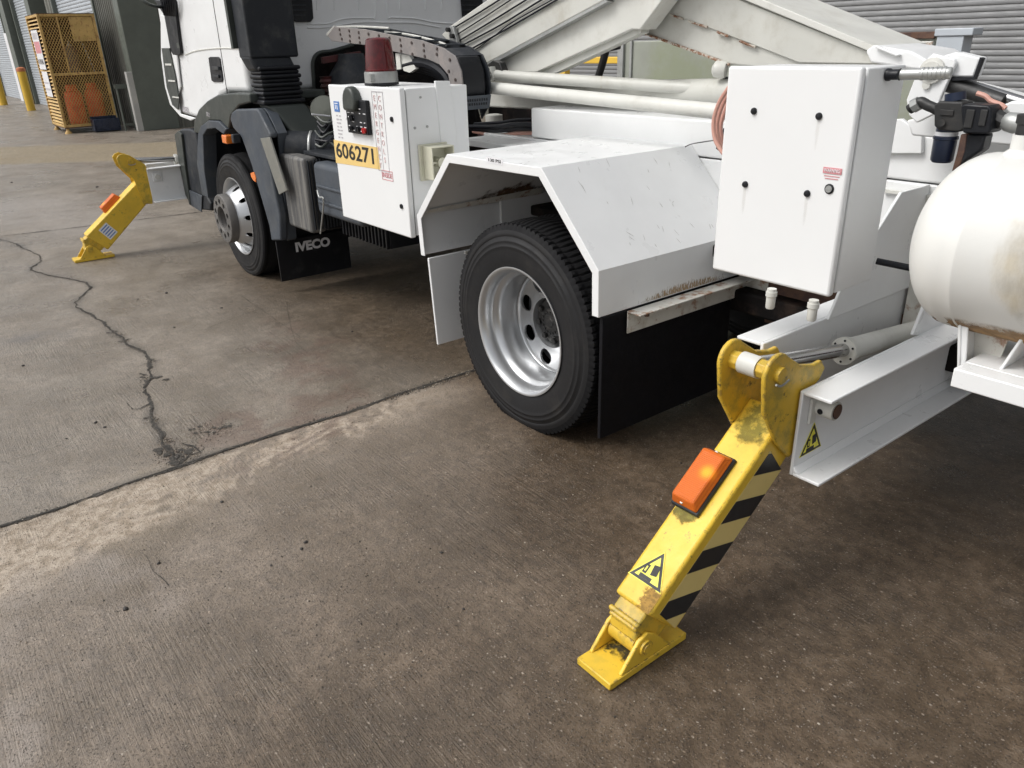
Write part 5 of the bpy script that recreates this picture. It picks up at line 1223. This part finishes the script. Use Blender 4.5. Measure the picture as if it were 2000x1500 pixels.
    if near:
        # hazard stripes on the side face
        F2=Fr(L(.0620,0,0),d*-1,n*-1)  # placeholder orientation
        q=MB(); mats=[PALEY,BLKT]
        def S(s,h,e): return L(.0622+e,s,h)
        s0,s1=.012,.535; h0,h1=.036,.142
        def band(sa,sb,mi,e): # slanted bands clipped to the panel
            k=.075
            q.mi=mi
            poly=[(sa,h0),(sb,h0),(sb+k*0-.085,h1),(sa-.085,h1)]
            # clip to s range
            def clip(P,f):
                o=[]
                for i in range(len(P)):
                    a=P[i];b=P[(i+1)%len(P)]; fa=f(a);fb=f(b)
                    if fa>=0:o.append(a)
                    if fa*fb<0:
                        t=fa/(fa-fb); o.append((a[0]+(b[0]-a[0])*t,a[1]+(b[1]-a[1])*t))
                return o
            poly=clip(poly,lambda p:p[0]-s0); 
            if len(poly)>2: poly=clip(poly,lambda p:s1-p[0])
            if len(poly)>2: q.prism([S(a,b,e) for a,b in poly],EX*.0006)
        q.mi=0; q.prism([S(s0,h0,0),S(s1,h0,0),S(s1,h1,0),S(s0,h1,0)],EX*.0006)
        for k_ in range(6): band(.022+k_*.158,.022+k_*.158+.073,1,.0008)
        q.build('hazard_tape',mats,leg)
        # crush warning triangle on the top face
        F3=Fr(L(-.002,.462,0),EX,d*-1)
        sg=1
        if F3.n.dot(up)<0: F3=Fr(L(-.002,.455,0),EX*-1,d*-1); sg=-1
        warn(F3,.056,leg,rot=0)
    else:
        F3=Fr(L(.0625,.42,.075),d*-1,n*-1)
        if F3.n.dot(EX)<0: F3=Fr(F3.o,d,n*-1)
        wl=face(F3,[(rect(-.042,-.055,.042,.055),0)]+[(rect(-.034,-.045+.02*k_,.034,-.037+.02*k_),1) for k_ in range(5)],[LABW,BLUP],'notice_label',leg)
    return leg
def warn(F,r,parent,rot=0.):
    """yellow triangle with black border and a block falling on a foot plate"""
    def rt(p): c,s=math.cos(rot),math.sin(rot); return (p[0]*c-p[1]*s,p[0]*s+p[1]*c)
    def tri(k): return [rt((k*r*math.cos(R(a)),k*r*math.sin(R(a)))) for a in (90,210,330)]
    polys=[(tri(1.18),0),(tri(1.10),1),(tri(.83),0)]
    for q_ in ([(-.36,-.38),(.18,-.38),(.18,-.24),(-.36,-.24)],[(-.34,-.20),(-.16,-.20),(-.16,.16),(-.34,.16)],[(.02,-.16),(.28,-.10),(.22,.30),(-.04,.24)]):
        polys.append(([rt((a*r*1.3,b*r*1.3+.08*r)) for a,b in q_],1))
    polys.append(([rt((a*r*1.3,b*r*1.3+.08*r)) for a,b in rect(-.28,-.12,-.22,.08)],0))
    return face(F,polys,[STICKY,INK],'warning_triangle',parent,h0=.0008)
outrigger(0,0,True)
outrigger(-5.745,-.14,False)
# channel beams that carry the legs
def channel(x,y0,y1,z0,z1,side,name='outrigger_beam',fl=.085,mat=WHITE,slope=-.000):
    """web at x, flanges towards side*X"""
    t=.010; q=MB()
    xs=x+side*fl
    q.box((x,y0,z0),(x+side*t,y1,z1))
    q.box((x+side*t,y0,z1-t),(xs,y1,z1)); q.box((x+side*t,y0,z0),(xs,y1,z0+t))
    q.prism([(x+side*t,y0,z0+t),(x+side*(t+.018),y0,z0+t),(x+side*t,y0,z0+t+.018)],(0,y1-y0,0)); 
    return q.build(name,mat,TR,bevel=.003)
cn=channel(-.985,1.70,3.35,.392,.645,1,fl=.09)
cl=channel(-1.168,1.79,3.35,.420,.700,-1,fl=.09)
pc=fx(1596,790,-.975)
q=MB(); q.cyl((-.975,pc.y,pc.z),(-.918,pc.y,pc.z),.026,n=28); nb=q.build('pivot_boss',GREYW,cn,bevel=.002)
q=MB(); q.rev((-.919,pc.y,pc.z),(1,0,0),[(0,.019),(.004,.019),(.004,.021)],28); q.build('pin_end',RUSTM,nb)
q=MB(); q.cyl((-.950,pc.y-.027,pc.z-.004),(-.950,pc.y-.020,pc.z-.004),.008,n=12); q.build('grub_screw',BLK,nb)
q=MB(); q.box((-.9745,pc.y-.040,pc.z-.045),(-.966,pc.y-.012,pc.z+.030)); q.build('keeper_plate',GREYW,cn,bevel=.002)
FW=Fr((-.975,fx(1585,860,-.975).y,fx(1585,863,-.975).z),(0,1,0),(0,0,1))
warn(FW,.052,cn,rot=0)
# gusset uprights from the channels to the subframe
q=MB(); q.prism([(-1.166,2.10,.700),(-1.166,2.15,.79),(-1.166,2.42,1.04),(-1.166,2.60,1.04),(-1.166,2.60,.700)],(.010,0,0)); q.build('gusset_plate',WHITE,TR,bevel=.002)
q=MB(); q.box((-1.157,2.585,.45),(-.995,2.60,1.0)); q.build('end_plate',RUSTW,TR,bevel=.002)
q=MB(); q.prism([fx(u,v,-.98) for u,v in ((1783,655),(1806,598),(1850,625),(1850,650))],(-.010,0,0)); q.build('gusset_plate',WHITE,TR,bevel=.002)
q=MB(); q.tube([fx(1712,510,-1.1),fx(1786,525,-1.0)],.010,8); q.build('brake_pipe',BLKH,TR)
# far front channel
xf=-6.742
q=MB()
q.box((xf,1.560,.385),(xf+.010,2.6,.655)); q.box((xf+.010,1.560,.645),(xf+.055,2.6,.655)); q.box((xf+.010,1.560,.385),(xf+.055,2.6,.395)); 
fc=q.build('outrigger_beam',WHITE,TR,bevel=.003)
q=MB(); q.box((xf-.165,1.60,.40),(xf-.155,2.6,.665)); q.box((xf-.20,1.60,.655),(xf-.165,2.6,.665)); q.build('outrigger_beam',WHITE,TR,bevel=.003)
p=fx(307,345,xf+.01); q=MB(); q.box((xf+.010,p.y-.035,p.z-.035),(xf+.018,p.y+.035,p.z+.035)); bp=q.build('boss_plate',WHITE,fc,bevel=.002)
q=MB(); q.cyl((xf+.018,p.y,p.z),(xf+.030,p.y,p.z),.020,n=20); q.build('pin_end',GREYW,bp)
# ---------- air tank on its cradle
tc=Vector((-.838,1.905,1.050)); tr=.198
prof=[(0,0)]+[(.125*(1-math.cos(R(a))),tr*math.sin(R(a))) for a in range(6,91,6)]
prof+=[(.150,tr),(.153,tr+.0015),(.158,tr+.0015),(.161,tr),(1.1,tr),(1.22,tr*.6),(1.25,0)]
q=MB(); q.rev(tc+Vector((.0,0,0)),(1,0,0),prof,72); tk=q.build('air_tank',TANKW,TR,ang=60)
q=MB(); q.rev(tc+Vector((.10,0,0)),(1,0,0),[(0,tr+.0012-.004),(.05,tr+.0014),(.9,tr+.0014)],16,caps=False,ref=(0,0,-1),a0=R(-65),a1=R(65)); q.build('rust_patch',stain_mat('tank_rust_stain',(.40,.24,.10),(tc.x+.27,tc.y-tr*.35,tc.z-tr*.93),(.24,.13,.075),scale=18,lo=.02,hi=.42,amt=.9),tk)
q=MB(); q.rev(tc+Vector((.13,0,0)),(1,0,0),[(0,tr+.0022),(.5,tr+.0022)],24,caps=False,ref=(0,-1,0),a0=R(-75),a1=R(75)); q.build('weather_stain',stain_mat('tank_yellow_stain',(.58,.44,.20),(tc.x+.32,tc.y-tr*.9,tc.z+.02),(.16,.2,.17),scale=7,lo=.25,hi=.65,amt=.42,stretch=(1,1,.4)),tk)
pt=fy(1992,292,1.90); q=MB(); q.rev((pt.x+.005,1.905,tc.z+tr-.010),(0,0,1),[(0,.040),(.012,.036),(.018,.028),(.020,.026),(.05,.026)],28); q.build('port_boss',TANKW,tk,ang=40)
# cradle: folded V bracket
q=MB()
a1=fx(1873,606,-.735); 
cr=[(-.728,1.80),(-.728,2.02)]
xq=-.70
q.plate([fy(1873,608,1.80),fy(1871,716,1.80),fy(1882,722,1.80),fy(1888,716,1.80),fy(1893,640,1.80),fy(1884,617,1.80)],.006)
q.prism([fy(1871,712,1.79),fy(1938,740,1.79),fy(1936,746,1.79),fy(1871,718,1.79)],(0,.20,0))
q.prism([fy(1936,742,1.79),fy(2006,640,1.79),fy(2012,642,1.79),fy(1941,747,1.79)],(0,.22,0))
q.prism([fy(1873,606,1.79),fy(1877,606,1.79),fy(1875,716,1.79),fy(1871,716,1.79)],(0,.22,0))
q.build('tank_cradle',WHITE,TR,bevel=.002)
q=MB(); q.prism([fy(u,v,1.86) for u,v in ((1880,617),(1905,642),(1935,650),(1975,650),(1938,736),(1876,712))],(0,.006,0)); q.build('cradle_web',RUSTW,TR)
pbt=fy(1905,716,1.83); q=MB(); q.rev(pbt,(0,0,1),[(-.004,.011),(.002,.011),(.006,.007),(.007,0)],16); q.build('bolt',RUSTM,TR)
# front bar
q=MB(); q.box((-.640,1.72,.768),(.9,1.775,.812)); tb=q.build('tank_bar',WHITE,TR,bevel=.003)
q=MB(); q.box((-.640,1.776,.806),(.9,2.10,.812)); q.build('tank_shelf',WHITE,TR,bevel=.002)
q=MB(); q.box((-.62,1.80,.74),(-.3,2.1,.80)); q.build('under_tray',DARK,TR)
# other-side tyre seen low right
# ---------- filter regulator and pipework above the tank
yf=2.10
def cy(u,v,y=yf): return fy(u,v,y)
q=MB(); q.prism([cy(u,v) for u,v in ((1824,205),(1834,198),(1880,199),(1884,250),(1874,258),(1832,254),(1824,246))],(0,.06,0)); fl=q.build('filter_regulator',CAST,TR,bevel=.004,seg=2)
q=MB(); q.prism([cy(u,v,yf-.015) for u,v in ((1876,208),(1884,203),(1930,206),(1936,212),(1934,256),(1928,262),(1880,260))],(0,.07,0)); q.build('regulator_block',BLK,fl,bevel=.004,seg=2)
for (u,v,u2,v2,o_) in ((1836,214,1862,226,0),(1888,214,1898,250,.015),(1916,214,1924,246,.015)):
    q=MB(); q.box(cy(u,v,yf-o_-.004),cy(u2,v2,yf-o_)); q.build('cast_rib',CAST,fl,bevel=.001)
q=MB(); q.cyl(cy(1838,240,yf+.0),cy(1838,240,yf-.012),.009,n=12); q.build('port_plug',CAST,fl)
q=MB(); q.cyl(cy(1866,197,yf+.035),cy(1866,181,yf+.035),.024,n=24); q.build('regulator_cap',NAVY,fl)
c=cy(1850,255,yf+.035); q=MB(); q.rev((c.x,c.y,c.z),(0,0,-1),[(-.01,.026),(.012,.026),(.014,.030),(.020,.030),(.022,.028),(.072,.027),(.078,.022),(.079,0)],28); q.build('filter_bowl',NAVY,fl,ang=40)
q=MB(); q.rev((c.x,c.y,c.z),(0,0,-1),[(.002,.0268),(.012,.0268)],28,caps=False); q.build('sight_band',LABW,fl)
q=MB(); q.prism([cy(u,v,yf+.005) for u,v in ((1876,262),(1888,262),(1884,300),(1872,330),(1858,335),(1868,300))],(0,.05,0)); q.build('bracket',RUSTM,fl,bevel=.003)
q=MB(); q.prism([cy(u,v,yf+.004) for u,v in ((1888,262),(1925,262),(1917,294),(1890,312),(1872,328),(1882,296))],(0,.05,0)); q.build('lower_body',BLK,fl,bevel=.006)
q=MB()
for k_ in range(3): q.box(cy(1905,250+k_*3.2,yf-.003),cy(1930,251.2+k_*3.2,yf-.001))
q.build('cast_lettering',GRYT,fl)
q=MB(); q.tube([cy(1842,222,yf+.03),cy(1826,212,yf+.03),cy(1812,206,yf+.03),cy(1798,199,yf+.03),cy(1787,206,yf+.03),cy(1776,214,yf+.03)],.013,12); pe=q.build('pipe_elbow',CAST,TR)
q=MB(); q.cyl(cy(1796,201,yf+.03),cy(1783,208,yf+.03),.0175,n=8); q.build('union_nut',GALV,pe)
q=MB(); q.tube([cy(1934,232,yf+.03),cy(1960,236,yf+.03)],.014,12); q.cyl(cy(1944,228,yf+.03),cy(1962,238,yf+.03),.019,n=8); pq=q.build('pipe_nipple',CAST,TR)
q=MB(); q.rev(cy(1960,236,yf+.03),(1,-.1,-.12),[(0,.016),(.01,.022),(.03,.024),(.035,.022),(.09,.022)],24); q.build('pipe_valve',GALV,pq); q=MB(); q.rev((pt.x+.005,1.905,tc.z+tr+.03),(0,0,1),[(0,.022),(.03,.022),(.034,.026),(.05,.026),(.052,.02)],20); q.build('port_union',CAST,TR)
q=MB(); q.tube([cy(1908,182,yf+.05),cy(1925,188,yf+.05),cy(1935,197,yf+.05),cy(1955,205,yf+.05),cy(1964,212,yf+.05)],.006,8); q.build('copper_pipe',PINKH,TR)
# rocker plate, box section and ram behind the cabinet
yR=2.35
q=MB(); q.prism(Yp([(1770,195),(1795,130),(1822,104),(1864,116),(1866,124),(1838,188),(1826,222),(1790,240),(1775,225)],yR),(0,.016,0)); rp=q.build('rocker_plate',WHITE,TR,bevel=.003)
q=MB(); p=fy(1822,138,yR); q.rev(p,(0,-1,0),[(0,.034),(.010,.034),(.012,.026),(.016,.024),(.018,0)],28); p=fy(1811,166,yR); q.rev(p,(0,-1,0),[(0,.012),(.008,.011),(.009,0)],16); q.build('pin_boss',GREYW,rp,ang=40)
q=MB(); q.prism(Yp([(1832,112),(1866,102),(1914,113),(1901,150),(1857,150)],yR+.02),(0,.05,0)); bx=q.build('box_section',WHITE,TR,bevel=.004)
q=MB(); q.prism(Yp([(1914,112),(1918,114),(1902,156),(1858,158),(1857,151),(1901,151)],yR+.015),(0,.02,0)); q.build('rubber_edge',BLK,bx)
q=MB(); q.cyl(fy(1868,160,yR+.05),fy(2010,205,yR+.05),.016,n=20); q.build('ram_rod',CHR,TR)
q=MB(); q.cyl(fy(1850,163,yR+.04),fy(1960,200,yR+.04),.022,n=16); q.build('ram_body',CAST,TR)
q=MB(); q.prism(Yp([(1820,185),(1850,165),(1880,162),(2030,200),(2030,290),(1780,265),(1770,235),(1815,225)],yR+.09),(0,.1,0)); q.build('side_skirt',WHITE,TR,bevel=.006)
q=MB(); q.prism(Yp([(1958,205),(1975,198),(2030,200),(2030,235),(1990,228),(1970,222)],yR-.05),(0,.05,0)); q.build('bracket',WHITE,TR,bevel=.005)
q=MB(); q.prism(Yp([(1690,100),(1705,88),(1780,100),(1830,128),(1830,142),(1700,122)],YB-.04),(0,.3,0)); q.build('boom_saddle',WHITE,TR,bevel=.006)
q=MB(); q.prism(Yp([(1706,92),(1712,89),(1756,107),(1750,111)],YB-.06),(0,.02,0)); q.build('lug',WHITE,TR,bevel=.003)
q=MB(); q.box((-1.3,2.605,1.189),(1.6,2.9,1.212)); q.build('deck_lip',GREYW,TR,bevel=.004)
q=MB(); q.prism(Yp([(1690,240),(1760,232),(1800,262),(1800,300),(1690,300)],2.58),(0,.02,0)); q.build('side_plate',WHITE,TR,bevel=.003)
